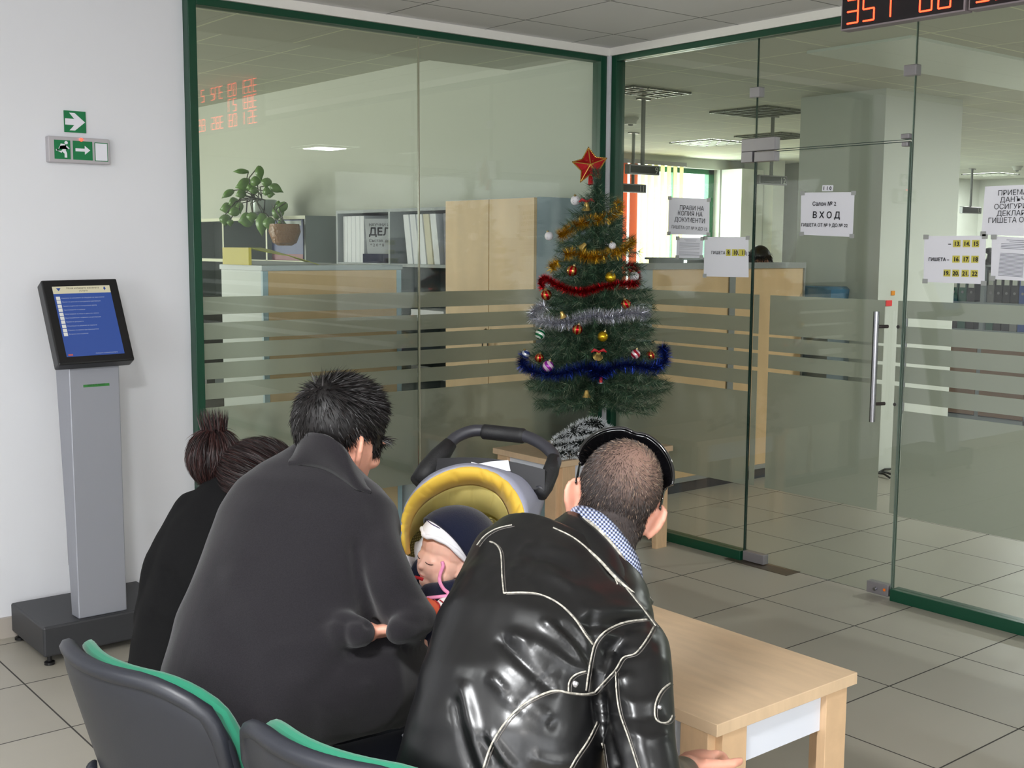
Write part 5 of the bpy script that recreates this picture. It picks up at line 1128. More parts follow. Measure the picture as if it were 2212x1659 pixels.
# ------------------------------------------------------------------ chairs (a row of two in view)
def chair(label, loc, rz, first=None):
    if first is not None: return dup(first, loc, rz, label)
    t = thing('visitor_chair', label, 'chair', (0, 0, 0), 'green visitor chairs')   # local: faces +x, width along y
    m_sh = M('black_shell', (32, 34, 41), 0.45, bump=(420, .12, .001)); m_gf = M('green_upholstery', (20, 112, 84), 0.85, bump=(500, .25, .0012), sheen=0.2)
    def backpt(s, h, off):      # s -1..1 across, h 0..1 up
        w = 0.258*(1-0.16*(1-h)**2-0.10*max(0, h-.8)/.2*abs(s)**3); wrap = 0.095*abs(s)**2.0
        z = 0.54+0.33*h-0.19*max(0, abs(s)-.42)**2*h; return np.array([-0.02-0.085*h+wrap+off, s*w, z])
    def panel(off, inset, th, mat, nm, edge=0.0):
        G = []
        for h in np.linspace(0.0+inset, 1-inset, 13):
            row = []
            for s in np.linspace(-1+inset, 1-inset, 21):
                e = max(abs(s)**6, abs(2*h-1)**8); row.append(backpt(s, h, off+edge*(1-e)))
            G.append(row)
        return MB().sheet(np.array(G), th).build(nm, mat, t, True, 60, bevel=th*.35)
    panel(-0.004, 0.0, 0.022, m_sh, 'back_shell', -0.012); panel(0.020, 0.03, 0.024, m_gf, 'back_cushion', 0.016)
    # raised rim of the shell
    rim = [backpt(s, h, -0.012) for s, h in [(x, 0.97) for x in np.linspace(-.94, .94, 17)]+[(.95, y) for y in np.linspace(.9, .04, 9)]+[(x, .03) for x in np.linspace(.9, -.9, 13)]+[(-.95, y) for y in np.linspace(.06, .9, 9)]]
    MB().tube(rim, 0.016, 8, closed=True).build('shell_rim', m_sh, t, True)
    Gs = np.array([[(0.02+0.42*a, 0.245*b*(1-.10*a**3), 0.455+0.012*math.cos(b*1.4)-0.045*max(0, a-.8)**1.5*8*.3) for b in np.linspace(-1, 1, 15)] for a in np.linspace(0, 1, 13)])
    MB().sheet(Gs+np.array([0, 0, 0.012]), 0.045).build('seat_cushion', m_gf, t, True, 60, bevel=0.015); MB().sheet(Gs-np.array([0, 0, 0.028]), 0.018).build('seat_shell', m_sh, t, True, 60)
    for s in (-1, 1):
        MB().tube([(0.02, s*0.19, 0.425), (-0.045, s*0.14, 0.50), (-0.058, s*0.12, 0.62)], 0.013, 10, flat=(1.4, .7)).build('back_bracket', m_sh, t, True)
        MB().tube(spline([(0.02, s*0.215, 0.415), (-0.07, s*0.235, 0.22), (-0.13, s*0.25, 0.016)], 12), 0.0125, 10, flat=(1.3, .8)).build('leg', m_black, t, True)
        MB().tube(spline([(0.36, s*0.215, 0.415), (0.40, s*0.235, 0.22), (0.43, s*0.25, 0.016)], 12), 0.0125, 10, flat=(1.3, .8)).build('leg', m_black, t, True)
        MB().tube([(0.02, s*0.215, 0.415), (0.36, s*0.215, 0.415)], 0.0125, 10).build('side_rail', m_black, t, True)
    MB().tube([(0.30, -0.215, 0.408), (0.30, 0.215, 0.408)], 0.011, 10).build('cross_bar', m_steel, t, True)
    localise(t); t.location = tuple(loc); t.rotation_euler = (0, 0, rz); return t
RZ = math.radians(9.5)
ch1 = chair('green and black visitor chair on the left, its back fully in view', (-3.900, -2.872, 0), RZ)
chair('green and black visitor chair at the bottom edge, behind the leather jacket', (-3.790, -3.440, 0), RZ+math.radians(5), ch1)
# ------------------------------------------------------------------ man in the leather jacket
lm = thing('person', 'man in black leather jacket with cropped hair, sunglasses on his head, bending forward', 'person', at(1150, 1640, 1.95)*np.array([1, 1, 0])+np.array([0, 0, 0]))
F1 = Frame(at(1328, 1090, 2.20), CR*.950-CU*.29-CF*.06, CF*.93-CU*.30+CR*.12)
jk = [(850, 1760, 1.90, 1285, 1780, 1.78, .12, .13), (872, 1680, 1.93, 1290, 1700, 1.79, .13, .13), (905, 1590, 1.95, 1300, 1620, 1.80, .14, .13), (935, 1500, 1.98, 1305, 1520, 1.83, .145, .13), (960, 1385, 2.03, 1335, 1440, 1.87, .145, .13),
      (983, 1300, 2.07, 1385, 1400, 1.92, .135, .12), (1008, 1228, 2.10, 1418, 1368, 1.96, .115, .11), (1030, 1175, 2.12, 1412, 1330, 1.99, .095, .10), (1068, 1140, 2.14, 1400, 1298, 2.03, .075, .085), (1130, 1140, 2.16, 1380, 1275, 2.07, .05, .06)]
mb = MB(); loft_px(mb, jk)
cap_mesh(mb, [at(1374, 1398, 1.93), at(1378, 1460, 1.86), at(1378, 1540, 1.81), at(1388, 1640, 1.76), at(1398, 1700, 1.74)], [.054, .056, .057, .055, .052], 20)      # right upper arm
cap_mesh(mb, [at(1398, 1700, 1.74), at(1440, 1695, 1.84), at(1474, 1676, 1.95)], [.052, .044, .031], 18)                                                     # right forearm
cap_mesh(mb, [at(1090, 1192, 2.13), at(1056, 1300, 2.16), at(1018, 1460, 2.21)], [.046, .056, .052], 18); cap_mesh(mb, [at(1018, 1460, 2.21), at(1060, 1560, 2.38), at(1110, 1600, 2.46)], [.052, .045, .036], 16)
jme = remesh(mb, 0.0050, 8)
co = get_co(jme)
FL = [([(1085, 1385), (1130, 1432), (1190, 1487)], 11, -.007), ([(1112, 1376), (1165, 1402), (1225, 1440), (1268, 1462)], 14, .009), ([(1180, 1345), (1235, 1392), (1268, 1440)], 10, .007), ([(1215, 1352), (1250, 1392), (1272, 1432)], 6, -.006), ([(1150, 1395), (1205, 1432), (1262, 1470)], 7, -.006),
      ([(1068, 1470), (1110, 1512), (1180, 1552)], 13, .008), ([(1096, 1500), (1140, 1530), (1190, 1562)], 8, -.007), ([(1000, 1490), (1020, 1570), (1046, 1655)], 15, .008), ([(985, 1520), (1000, 1600), (1020, 1655)], 9, -.006), ([(1060, 1590), (1085, 1630), (1110, 1659)], 10, .007), ([(1040, 1600), (1066, 1640)], 7, -.005), ([(1160, 1640), (1200, 1650), (1250, 1640)], 12, .006),
      ([(1270, 1320), (1330, 1318), (1400, 1322)], 14, .006), ([(1262, 1345), (1310, 1352), (1380, 1345)], 9, -.006), ([(1300, 1368), (1340, 1378), (1400, 1372)], 12, .007), ([(1310, 1400), (1350, 1412), (1395, 1406)], 8, -.006), ([(1296, 1452), (1330, 1470), (1360, 1462)], 9, .006), ([(1140, 1180), (1110, 1230), (1096, 1275)], 12, .005), ([(1165, 1185), (1130, 1240)], 8, -.004),
      ([(1295, 1505), (1302, 1560), (1325, 1655)], 10, -.016), ([(1278, 1330), (1288, 1400), (1282, 1490)], 9, -.005), ([(1345, 1470), (1370, 1560), (1400, 1655)], 16, .004), ([(1200, 1450), (1150, 1490), (1110, 1540)], 8, -.003), ([(1330, 1500), (1370, 1520), (1420, 1510)], 9, .004), ([(1320, 1540), (1370, 1552), (1430, 1545)], 9, -.004), ([(1350, 1580), (1400, 1596), (1440, 1588)], 9, .004)]
FL += [([(1120, 1195+i*6), (1180, 1185+i*22), (1236, 1196+i*36)], 12, .004*(-1)**i) for i in range(3)]
folds(jme, FL, 1.0); lumps(jme, 14, 0.0030, 3, (1, 1, 1.5))
m_leather = M('black_leather', (11, 11, 12), 0.33, spec=0.5, bump=(38, 0.10, 0.004), var=(9, 0.12))
jacket = put('leather_jacket', jme, m_leather, lm)
jt = bvh(jme)
SEAM = [[(1058, 1170), (1072, 1176), (1082, 1196), (1084, 1240), (1088, 1281)], [(1088, 1281), (1130, 1280), (1165, 1284), (1205, 1302), (1240, 1335), (1264, 1370), (1280, 1392)], [(1398, 1338), (1350, 1344), (1310, 1362), (1286, 1388), (1276, 1425), (1270, 1460), (1266, 1492)],
        [(1412, 1354), (1396, 1382), (1372, 1412), (1346, 1420), (1330, 1446), (1306, 1472), (1284, 1496)], [(1284, 1496), (1262, 1500), (1230, 1497), (1198, 1492), (1160, 1505), (1120, 1530), (1086, 1568), (1060, 1612), (1044, 1659)], [(1330, 1452), (1332, 1500), (1340, 1545), (1356, 1590), (1372, 1640), (1378, 1659)],
        [(1228, 1494), (1228, 1476), (1236, 1462), (1250, 1454), (1266, 1450)], [(1448, 1476), (1430, 1490), (1417, 1515), (1414, 1545), (1424, 1560), (1444, 1560), (1452, 1545)], [(1290, 1560), (1270, 1600), (1246, 1635), (1232, 1659)], [(1300, 1605), (1305, 1640), (1308, 1659)], [(1352, 1270), (1378, 1302), (1400, 1330), (1416, 1352)], [(1195, 1140), (1240, 1162), (1285, 1200), (1320, 1235), (1334, 1262)], [(1030, 1178), (1046, 1158), (1072, 1142), (1106, 1134)]]
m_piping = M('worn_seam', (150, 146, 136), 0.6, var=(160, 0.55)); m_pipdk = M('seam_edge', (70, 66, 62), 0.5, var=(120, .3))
seams(jt, SEAM, 0.0017, 0.0006, 5).build('seam_piping', m_piping, jacket, True)
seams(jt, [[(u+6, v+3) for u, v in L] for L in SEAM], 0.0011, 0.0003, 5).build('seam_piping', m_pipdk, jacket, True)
h = hit(jt, 1242, 1478, 0.001)
if h: MB().sphere(h[0], 1, 14, 8, 0, [CR*.006, CU*.006, CF*.003]).build('stud', m_steel, jacket, True)
h = hit(jt, 1424, 1528, 0.001)
if h: MB().sphere(h[0], 1, 14, 8, 0, [CR*.0045, CU*.0045, CF*.003]).build('stud', m_steel, jacket, True)
def band(lo, up, th, n=40, bulge=0.0, rows=6):
    A = spline([at(*p) for p in lo], n); B_ = spline([at(*p) for p in up], n); return MB().sheet(np.array([A*(1-s)+B_*s-CF*bulge*math.sin(PI*s) for s in np.linspace(0, 1, rows)]), th)
cb = band([(1150, 1150, 2.21), (1192, 1144, 2.09), (1246, 1170, 2.03), (1290, 1205, 1.985), (1330, 1248, 1.95), (1372, 1284, 1.95), (1402, 1308, 2.02)], [(1204, 1130, 2.24), (1232, 1108, 2.14), (1278, 1132, 2.085), (1322, 1176, 2.04), (1362, 1232, 2.015), (1390, 1276, 2.02), (1408, 1300, 2.06)], 0.008, bulge=0.006)
clr = cb.build('collar', m_leather, jacket, True)
pipe = MB()
for L, r_ in (([(1236, 1107.5, 2.13), (1278, 1131, 2.077), (1322, 1175, 2.032), (1362, 1231, 2.007), (1390, 1275, 2.012), (1408, 1299, 2.05)], .0032), ([(1192, 1144, 2.082), (1246, 1170, 2.022), (1290, 1205, 1.977), (1330, 1248, 1.942), (1372, 1284, 1.942), (1400, 1306, 2.01)], .0026), ([(1186, 1151, 2.085), (1240, 1178, 2.018), (1286, 1214, 1.974), (1326, 1257, 1.94)], .0020)):
    pipe.tube(spline([at(*p) for p in L], 50), r_, 7)
pipe.build('collar_piping', m_piping, clr, True)
def plaid():
    m = M('plaid_cloth', (118, 128, 156), 0.85, bump=(400, .4, .002)); nt = m.node_tree; L = nt.links; b = nt.nodes['Principled BSDF']; tc = nd(nt, 'ShaderNodeTexCoord'); s_ = nd(nt, 'ShaderNodeSeparateXYZ'); L.new(tc.outputs['Object'], s_.inputs[0])
    w = []; g_ = nd(nt, 'ShaderNodeNewGeometry')
    for v_ in (CR*.66-CU*.70, CU*.72+CR*.62):
        d_ = nd(nt, 'ShaderNodeVectorMath', operation='DOT_PRODUCT'); L.new(g_.outputs['Position'], d_.inputs[0]); d_.inputs[1].default_value = tuple(v_)
        w.append(mnode(nt, 'GREATER_THAN', mnode(nt, 'FRACT', mnode(nt, 'MULTIPLY', d_.outputs['Value'], 210.0)), 0.5))
    x = mnode(nt, 'MULTIPLY', mnode(nt, 'ADD', w[0], w[1]), 0.5); rp = nd(nt, 'ShaderNodeValToRGB'); rp.color_ramp.interpolation = 'CONSTANT'
    rp.color_ramp.elements[0].color = lin((36, 40, 58))+(1,); e1 = rp.color_ramp.elements.new(0.4); e1.color = lin((112, 122, 154))+(1,); rp.color_ramp.elements[-1].position = 0.8; rp.color_ramp.elements[-1].color = lin((196, 202, 220))+(1,)
    L.new(x, rp.inputs['Fac']); L.new(rp.outputs['Color'], b.inputs['Base Color']); return m
band([(1214, 1134, 2.22), (1240, 1118, 2.125), (1284, 1144, 2.07), (1326, 1188, 2.03), (1364, 1242, 2.01), (1388, 1278, 2.03)], [(1226, 1110, 2.25), (1254, 1096, 2.16), (1302, 1114, 2.095), (1342, 1156, 2.06), (1374, 1206, 2.05), (1384, 1250, 2.07)], 0.009, bulge=0.008).build('shirt_collar', plaid(), lm, True)
mb = MB(); head_prims(mb, F1, 1.0); nb_ = F1(0, -.06, -.17)
cap_mesh(mb, [F1(0, -.05, -.12), nb_, at(1230, 1290, 2.13)], [.055, .062, .085], 18)
mb.tube([at(1230, 1290, 2.13), at(1190, 1400, 2.06), at(1140, 1520, 1.98), at(1090, 1680, 1.92)], [.09, .11, .105, .11], 20)
cap_mesh(mb, [at(1360, 1370, 1.98), at(1378, 1540, 1.815), at(1398, 1700, 1.745)], [.04, .036, .032], 12); cap_mesh(mb, [at(1398, 1700, 1.745), at(1478, 1672, 1.96)], [.032, .026], 12); cap_mesh(mb, [at(1320, 1340, 2.04), at(1360, 1370, 1.98)], [.05, .04], 12)
cap_mesh(mb, [at(1110, 1250, 2.13), at(1056, 1300, 2.16), at(1018, 1460, 2.21), at(1110, 1600, 2.46)], [.045, .036, .032, .026], 12)
hand_prims(mb, at(1481, 1662, 1.975), CF*.80+CR*.42+CU*.02, CU*.9-CR*.2, 1, .7, .92); hand_prims(mb, at(1112, 1602, 2.475), CR*.6+CF*.5, CU, -1, .8)
body1 = put('body', remesh(mb, 0.0048, 3), m_skin, lm)
def skull_pt(F, d, k=1.0, off=0.0):
    d = np.asarray(d, float); a = np.array([.076*k+off, .097*k+off, .086*k+off]); t = 1/np.sqrt(((d/a)**2).sum(-1, keepdims=True)); q_ = d*t+np.array([0, -.012*k, .035*k]); return F.o+q_[..., :1]*F.x+q_[..., 1:2]*F.y+q_[..., 2:3]*F.z
# hair grown on the modelled head: points are sampled on the body surface inside a hairline mask
def loc_of(F, P): d = np.asarray(P)-F.o; return np.stack([d@F.x, d@F.y, d@F.z], -1)
def tri_data(me):
    me.calc_loop_triangles(); t = np.empty(len(me.loop_triangles)*3, int); me.loop_triangles.foreach_get('vertices', t); return t.reshape(-1, 3)
def scalp(me, F, mask, n):
    co = get_co(me); T = tri_data(me); c = co[T].mean(1); near = np.linalg.norm(c-F.o, axis=1) < .26; T = T[near]; c = c[near]; T = T[mask(loc_of(F, c))]
    A, B, C = co[T[:, 0]], co[T[:, 1]], co[T[:, 2]]; nn_ = np.cross(B-A, C-A); ar = np.linalg.norm(nn_, axis=1); k_ = RNG.choice(len(T), n, p=ar/ar.sum()); r1 = np.sqrt(RNG.uniform(size=n))[:, None]; r2 = RNG.uniform(size=n)[:, None]
    P = A[k_]*(1-r1)+B[k_]*r1*(1-r2)+C[k_]*r1*r2; no = get_no(me); N = no[T[k_]].mean(1); N /= np.linalg.norm(N, axis=1, keepdims=True); return P, N
def skin_cap(me, F, mask, off, name, taper=None):
    """copy of the scalp faces lifted off the skin"""
    b = bmesh.new(); b.from_mesh(me); b.normal_update(); bad = []
    for f_ in b.faces:
        c = np.array(f_.calc_center_median()); 
        if np.linalg.norm(c-F.o) > .26 or not mask(loc_of(F, c[None]))[0]: bad.append(f_)
    bmesh.ops.delete(b, geom=bad, context='FACES'); nv = {v: v.normal.copy() for v in b.verts}; edge = {v for v in b.verts if v.is_boundary}
    ring2 = {w for v in edge for e_ in v.link_edges for w in e_.verts}-edge; ring3 = {w for v in ring2 for e_ in v.link_edges for w in e_.verts}-edge-ring2
    for v in b.verts: v.co += nv[v]*(off*(0.05 if v in edge else .45 if v in ring2 else .8 if v in ring3 else 1.0))
    m2 = bpy.data.meshes.new(name); b.to_mesh(m2); b.free(); m2.polygons.foreach_set('use_smooth', [True]*len(m2.polygons)); return m2
def ear_zone(L, k=1.0): return (np.abs(L[:, 0]) > .064*k) & (np.hypot(L[:, 1]-.004*k, L[:, 2]+.006*k) < .040*k)
def away(P, N, c):
    t = P-c; t = t-(t*N).sum(1, keepdims=True)*N; d = np.linalg.norm(t, axis=1, keepdims=True)+1e-6; return t/d, np.linalg.norm(P-c, axis=1, keepdims=True)
m_crop = M('cropped_hair_base', (78, 62, 54), 0.8); m_hs = [M('hair_dark', (30, 25, 24), 0.5), M('hair_mid', (62, 50, 44), 0.45), M('hair_light', (138, 116, 98), 0.45)]
def mask1(L):
    x, y, z = L[:, 0], L[:, 1], L[:, 2]; line = np.where(y < -.01, -.118+.03*np.clip((np.abs(x)-.03)/.04, 0, 1), -.118+.10*np.clip((y+.01)/.05, 0, 1)); return (z > line) & (y < .078) & (z > -.02+np.clip((y-.03)/.05, 0, 1)*.11) | ((z > line) & (y < .03) & ~ear_zone(L))
_m1 = mask1
def mask1(L): return _m1(L) & ~ear_zone(L)
crown = F1(.020, -.080, .078)
P1, N1 = scalp(body1.data, F1, mask1, 26000)
rad_, dist = away(P1, N1, crown); tan_ = np.cross(N1, rad_); mixw = np.clip(1-dist/0.11, 0.12, .85)
flow = rad_*(1-mixw)+tan_*mixw+N1*0.16-F1.z[None]*0.3*np.clip(dist/0.1-.5, 0, 1); flow /= np.linalg.norm(flow, axis=1, keepdims=True); dn = dist[:, 0]
mi_ = np.where(RNG.uniform(size=len(dn)) < np.clip(.70-dn/0.13, .08, .6), 2, np.where(RNG.uniform(size=len(dn)) < .35, 1, 0)); keep = RNG.uniform(size=len(dn)) < np.clip(.50+dn/0.11, .5, 1)*np.clip((loc_of(F1, P1)[:, 2]+.125)/.05, .15, 1)
hb = MB(); strands(hb, P1[keep], flow[keep], 2, 0.0095, 0.0011, None, .16, mi_[keep]); hair1 = hb.build('hair', m_hs, lm)
def crop_mat():
    m = m_crop; nt = m.node_tree; L = nt.links; b = nt.nodes['Principled BSDF']; at_ = nd(nt, 'ShaderNodeAttribute', attribute_name='thin'); mx = nd(nt, 'ShaderNodeMix', data_type='RGBA')
    mx.inputs['A'].default_value = lin((50, 42, 40))+(1,); mx.inputs['B'].default_value = lin((142, 110, 96))+(1,); L.new(at_.outputs['Fac'], mx.inputs['Factor']); L.new(mx.outputs['Result'], b.inputs['Base Color']); return m
cme = skin_cap(body1.data, F1, mask1, .0009, 'scalp'); cme.materials.clear(); cme.materials.append(crop_mat()); aa = cme.attributes.new('thin', 'FLOAT', 'POINT'); cc = get_co(cme); lz = loc_of(F1, cc)[:, 2]
aa.data.foreach_set('value', np.clip(np.maximum(.80-np.linalg.norm(cc-crown, axis=1)/0.125, .9-(lz+.125)/.045), 0, .7).astype(np.float32)); link('scalp_hair', cme, lm, True)
# sunglasses pushed up on the head
sgl = thing('sunglasses', 'glossy black sunglasses pushed up on the cropped head', 'sunglasses', F1(0, .05, .14))
m_gl = M('gloss_black', (8, 8, 10), 0.06, spec=0.8, coat=0.5)
rows = []
for e in np.linspace(0.72, 1.30, 8):
    row = []
    for a in np.linspace(-1.22, 1.22, 33):
        D = np.array([math.sin(a), math.cos(a)*math.cos(e), math.cos(a)*math.sin(e)]); row.append(skull_pt(F1, D[None], 1.0, 0.007+(.030*((e-.72)/.58)**1.2-.006*math.exp(-(a/.12)**2))*max(0, math.cos(a*1.15))**.45)[0])
    rows.append(row)
MB().sheet(np.array(rows), 0.004).build('lens_shield', m_gl, sgl, True)
MB().tube([r_+0*r_ for r_ in np.array(rows)[-1]], 0.0035, 8).build('frame_rim', m_gl, sgl, True)
for sg in (-1, 1):
    e0 = np.array(rows)[2][0 if sg < 0 else -1]; MB().tube(spline([e0, F1(sg*.083, .03, .06), F1(sg*.082, .0, .034), F1(sg*.081, -.018, .014)], 14), 0.0022, 8, flat=(1, 2.0)).build('temple', m_gl, sgl, True)
# trousers and shoes (below the frame, they carry the figure)
m_jean = M('dark_jeans', (38, 42, 54), 0.85)
def legs(parent, hipL, hipR, kneeL, kneeR, footL, footR, mat, r=(.085, .062, .045), fd=(1, .2, 0)):
    mb_ = MB(); cap_mesh(mb_, [hipL, hipR], [r[0]*1.15, r[0]*1.15], 16)
    for h_, k_, f_ in ((hipL, kneeL, footL), (hipR, kneeR, footR)): cap_mesh(mb_, [h_, (np.array(h_)+k_)/2, k_], [r[0], r[0]*.92, r[1]], 16); cap_mesh(mb_, [k_, np.array(f_)+np.array([0, 0, .09])], [r[1], r[2]], 16)
    put('trousers', remesh(mb_, 0.009, 4), mat, parent); fd = unit(fd)
    for f_ in (footL, footR):
        f_ = np.array(f_); s_ = MB(); sd = np.cross(fd, Z_); s_.rings([[f_+fd*x+sd*w*math.cos(t)+Z_*max(0.0, hgt*(.5+.5*math.sin(t))) for t in np.linspace(0, 2*PI, 17)[:-1]] for x, w, hgt in ((-.09, .02, .05), (-.07, .036, .10), (0, .040, .095), (.06, .045, .07), (.13, .045, .05), (.165, .028, .035), (.175, .01, .02))]); s_.build('shoe', m_black, parent, True, 50)
fw = np.array([math.cos(RZ), math.sin(RZ), 0]); sd_ = np.array([-fw[1], fw[0], 0]); hc = np.array([-3.60, -3.41, .55])
legs(lm, hc+sd_*.10, hc-sd_*.10, hc+fw*.42+sd_*.17+Z_*.0, hc+fw*.42-sd_*.15, np.array([*(hc+fw*.40+sd_*.17)[:2], 0]), np.array([*(hc+fw*.40-sd_*.15)[:2], 0]), m_jean, fd=fw)
# ------------------------------------------------------------------ man in the dark wool coat
cm = thing('person', 'man in dark wool coat with spiky black hair, leaning towards the stroller', 'person', np.array([-3.62, -2.86, 0]))
F2 = Frame(at(730, 948, 2.43), CR*.684-CU*.221-CF*.694, CR*.66-CU*.22+CF*.72)
ct_ = [(335, 1640, 2.27, 620, 1640, 2.22, .14, .15), (345, 1560, 2.30, 720, 1590, 2.25, .15, .16), (358, 1450, 2.33, 810, 1510, 2.28, .155, .15), (392, 1335, 2.36, 815, 1390, 2.31, .145, .14), (426, 1252, 2.38, 826, 1300, 2.33, .135, .13), (453, 1180, 2.40, 848, 1215, 2.34, .125, .12),
       (480, 1105, 2.42, 864, 1138, 2.35, .112, .11), (516, 1050, 2.43, 856, 1088, 2.37, .098, .10), (560, 1012, 2.44, 828, 1056, 2.39, .082, .085), (604, 984, 2.44, 795, 1032, 2.41, .066, .07), (640, 958, 2.44, 772, 1008, 2.425, .056, .06), (652, 948, 2.44, 752, 985, 2.43, .045, .05)]
mb = MB(); loft_px(mb, ct_)
cap_mesh(mb, [at(806, 1112, 2.36), at(812, 1190, 2.31), at(838, 1265, 2.28), at(880, 1328, 2.27)], [.046, .054, .054, .050], 20)
cap_mesh(mb, [at(880, 1328, 2.27), at(872, 1372, 2.40), at(850, 1352, 2.55)], [.050, .045, .036], 16)
cap_mesh(mb, [at(690, 1480, 2.28), at(800, 1470, 2.30), at(866, 1458, 2.42)], [.115, .10, .082], 20)       # thigh under the coat
cap_mesh(mb, [at(640, 1540, 2.26), at(760, 1530, 2.27), at(838, 1520, 2.36)], [.055, .05, .045], 16)
cap_mesh(mb, [at(905, 1335, 2.26), at(882, 1350, 2.225), at(864, 1364, 2.20)], [.036, .034, .029], 16)
mb.sheet([[at(700, 1575, 2.24), at(780, 1580, 2.24), at(850, 1572, 2.32), at(898, 1552, 2.42)], [at(690, 1480, 2.20), at(790, 1470, 2.20), at(880, 1470, 2.30), at(922, 1470, 2.42)]], 0.03)
cap_mesh(mb, [at(700, 1350, 2.26), at(742, 1358, 2.215), at(778, 1366, 2.20)], [.034, .035, .031], 16)           # cuff of the near sleeve
cme2 = remesh(mb, 0.0065, 11)
folds(cme2, [([(768, 1180), (775, 1250), (790, 1310), (800, 1345)], 12, -.016), ([(742, 1340), (738, 1375), (752, 1410)], 8, -.010), ([(690, 1345), (720, 1335), (770, 1335)], 9, -.006), ([(760, 1420), (800, 1400), (880, 1395), (950, 1378)], 9, -.006), ([(720, 1440), (700, 1480), (650, 1500)], 16, -.005), ([(640, 1470), (700, 1520), (740, 1540)], 18, .005), ([(600, 1400), (680, 1390), (730, 1400)], 16, .004),
              ([(800, 1090), (812, 1150), (800, 1210)], 14, -.004), ([(650, 975), (690, 985), (740, 1010), (770, 1040)], 7, -.005), ([(500, 1250), (560, 1330), (580, 1420)], 26, .005), ([(470, 1330), (520, 1420), (540, 1520)], 24, -.004), ([(830, 1260), (870, 1300), (905, 1310)], 9, .004), ([(840, 1310), (880, 1340), (930, 1345)], 8, -.004)])
lumps(cme2, 14, 0.003, 5); 
m_wool = M('charcoal_wool', (29, 27, 30), 0.95, spec=0.15, bump=(900, .5, .0015), var=(500, .25), sheen=0.15)
coat = put('coat', cme2, m_wool, cm)
# turned-up collar
btc = bvh(cme2); lo = []
for uv in ((622, 1004), (648, 1004), (680, 1006), (712, 1016), (745, 1036), (775, 1058), (800, 1066)):
    h_ = hit(btc, *uv, .002); lo.append(h_[0] if h_ is not None else at(*uv, 2.36))
up = [at(*q_) for q_ in ((652, 962, 2.46), (652, 944, 2.38), (678, 935, 2.325), (712, 943, 2.30), (740, 966, 2.305), (760, 1000, 2.33), (790, 1036, 2.40))]
A_, B_ = spline(lo, 40), spline(up, 40); MB().sheet(np.array([A_*(1-s_)+B_*s_-CF*.010*math.sin(PI*s_) for s_ in np.linspace(0, 1, 9)]), .009).build('collar', m_wool, coat, True)
mb = MB(); head_prims(mb, F2, 1.0)
cap_mesh(mb, [F2(0, -.05, -.11), F2(0, -.065, -.17), at(700, 1060, 2.41)], [.054, .06, .075], 18)
mb.tube([at(700, 1060, 2.41), at(650, 1200, 2.38), at(600, 1400, 2.33), at(560, 1600, 2.28)], [.08, .10, .10, .11], 20)
cap_mesh(mb, [at(700, 1080, 2.41), at(800, 1115, 2.37), at(812, 1190, 2.315), at(880, 1326, 2.275)], [.05, .04, .036, .032], 12); cap_mesh(mb, [at(880, 1326, 2.275), at(872, 1372, 2.40), at(846, 1350, 2.57)], [.032, .028, .024], 12)
cap_mesh(mb, [at(680, 1080, 2.41), at(560, 1100, 2.42), at(580, 1290, 2.37), at(700, 1350, 2.33)], [.045, .04, .034, .026], 12); cap_mesh(mb, [at(700, 1350, 2.32), at(786, 1367, 2.24)], [.022, .021], 12)
hand_prims(mb, at(790, 1366, 2.222), CR*.55-CU*.12+CF*.82, CU*.85-CR*.3, 1, .4, .82); hand_prims(mb, at(842, 1347, 2.60), CF*.4-CU*.5-CR*.5, -CF, 1, .7)
body2 = put('body', remesh(mb, 0.0048, 3), m_skin, cm)
def hairdo(F, me, parent, m_hairs, mask, n, length, width, flowf, shell=0.010, jit=.25, segs=4, curve=None, name='hair', lift=.3):
    P, N = scalp(me, F, mask, n); P = P+N*(shell*lift); L = loc_of(F, P); fl = flowf(L, P, N); fl = fl/np.linalg.norm(fl, axis=1, keepdims=True); mb_ = MB()
    strands(mb_, P, fl, segs, length(L)*RNG.uniform(.7, 1.15, n), width, curve(L, P, N) if curve else None, jit, RNG.choice(len(m_hairs), n, p=[.75, .25]))
    o = mb_.build(name, m_hairs, parent); c = skin_cap(me, F, mask, shell, 'under_hair'); c.materials.clear(); c.materials.append(m_hairs[0]); link('under_hair', c, parent, True); return o
m_blk = [M('black_hair', (13, 10, 10), 0.48, spec=0.35), M('black_hair_sheen', (34, 29, 29), 0.42, spec=0.45)]
def mask2(L):
    x, y, z = L[:, 0], L[:, 1], L[:, 2]; back = -.105+.03*np.clip((np.abs(x)-.03)/.04, 0, 1); line = np.where(y < -.01, back, np.where(np.abs(y-.026) < .012, -.035, -.118+.115*np.clip((y+.01)/.035, 0, 1)))
    return (z > line) & (z > -.02+np.clip((y-.045)/.05, 0, 1)*.068) & (y < .118) & ~ear_zone(L, .94)
crown2 = F2(.0, -.085, .095)
def flow2(L, P, N):
    a, d = away(P, N, crown2); top = np.clip((L[:, 2:3]-.06)/.05, 0, 1); a = a+RNG.normal(size=a.shape)*.9*np.exp(-(d/.018)**2)+F2.y*.5*np.exp(-(d/.018)**2); return a*(1-.30*top)+N*(.08+.50*top*np.clip((L[:, 1:2]+.06)/.10, .35, 1))-F2.z*(.45*np.clip(-L[:, 2:3]/.06+.3, 0, 1))
hairdo(F2, body2.data, cm, m_blk, mask2, 16000, lambda L: 0.030+0.008*np.clip((L[:, 2]-.05)/.06, 0, 1), 0.0028, flow2, 0.007, .16, curve=lambda L, P, N: -N*4.5*(1-.9*np.clip((L[:, 2:3]-.05)/.05, 0, 1)))
legs(cm, np.array([-3.64, -2.80, .53]), np.array([-3.60, -2.98, .53]), np.array([-3.22, -2.70, .50]), np.array([-3.17, -2.93, .50]), np.array([-3.24, -2.68, 0]), np.array([-3.19, -2.92, 0]), m_jean, fd=fw)
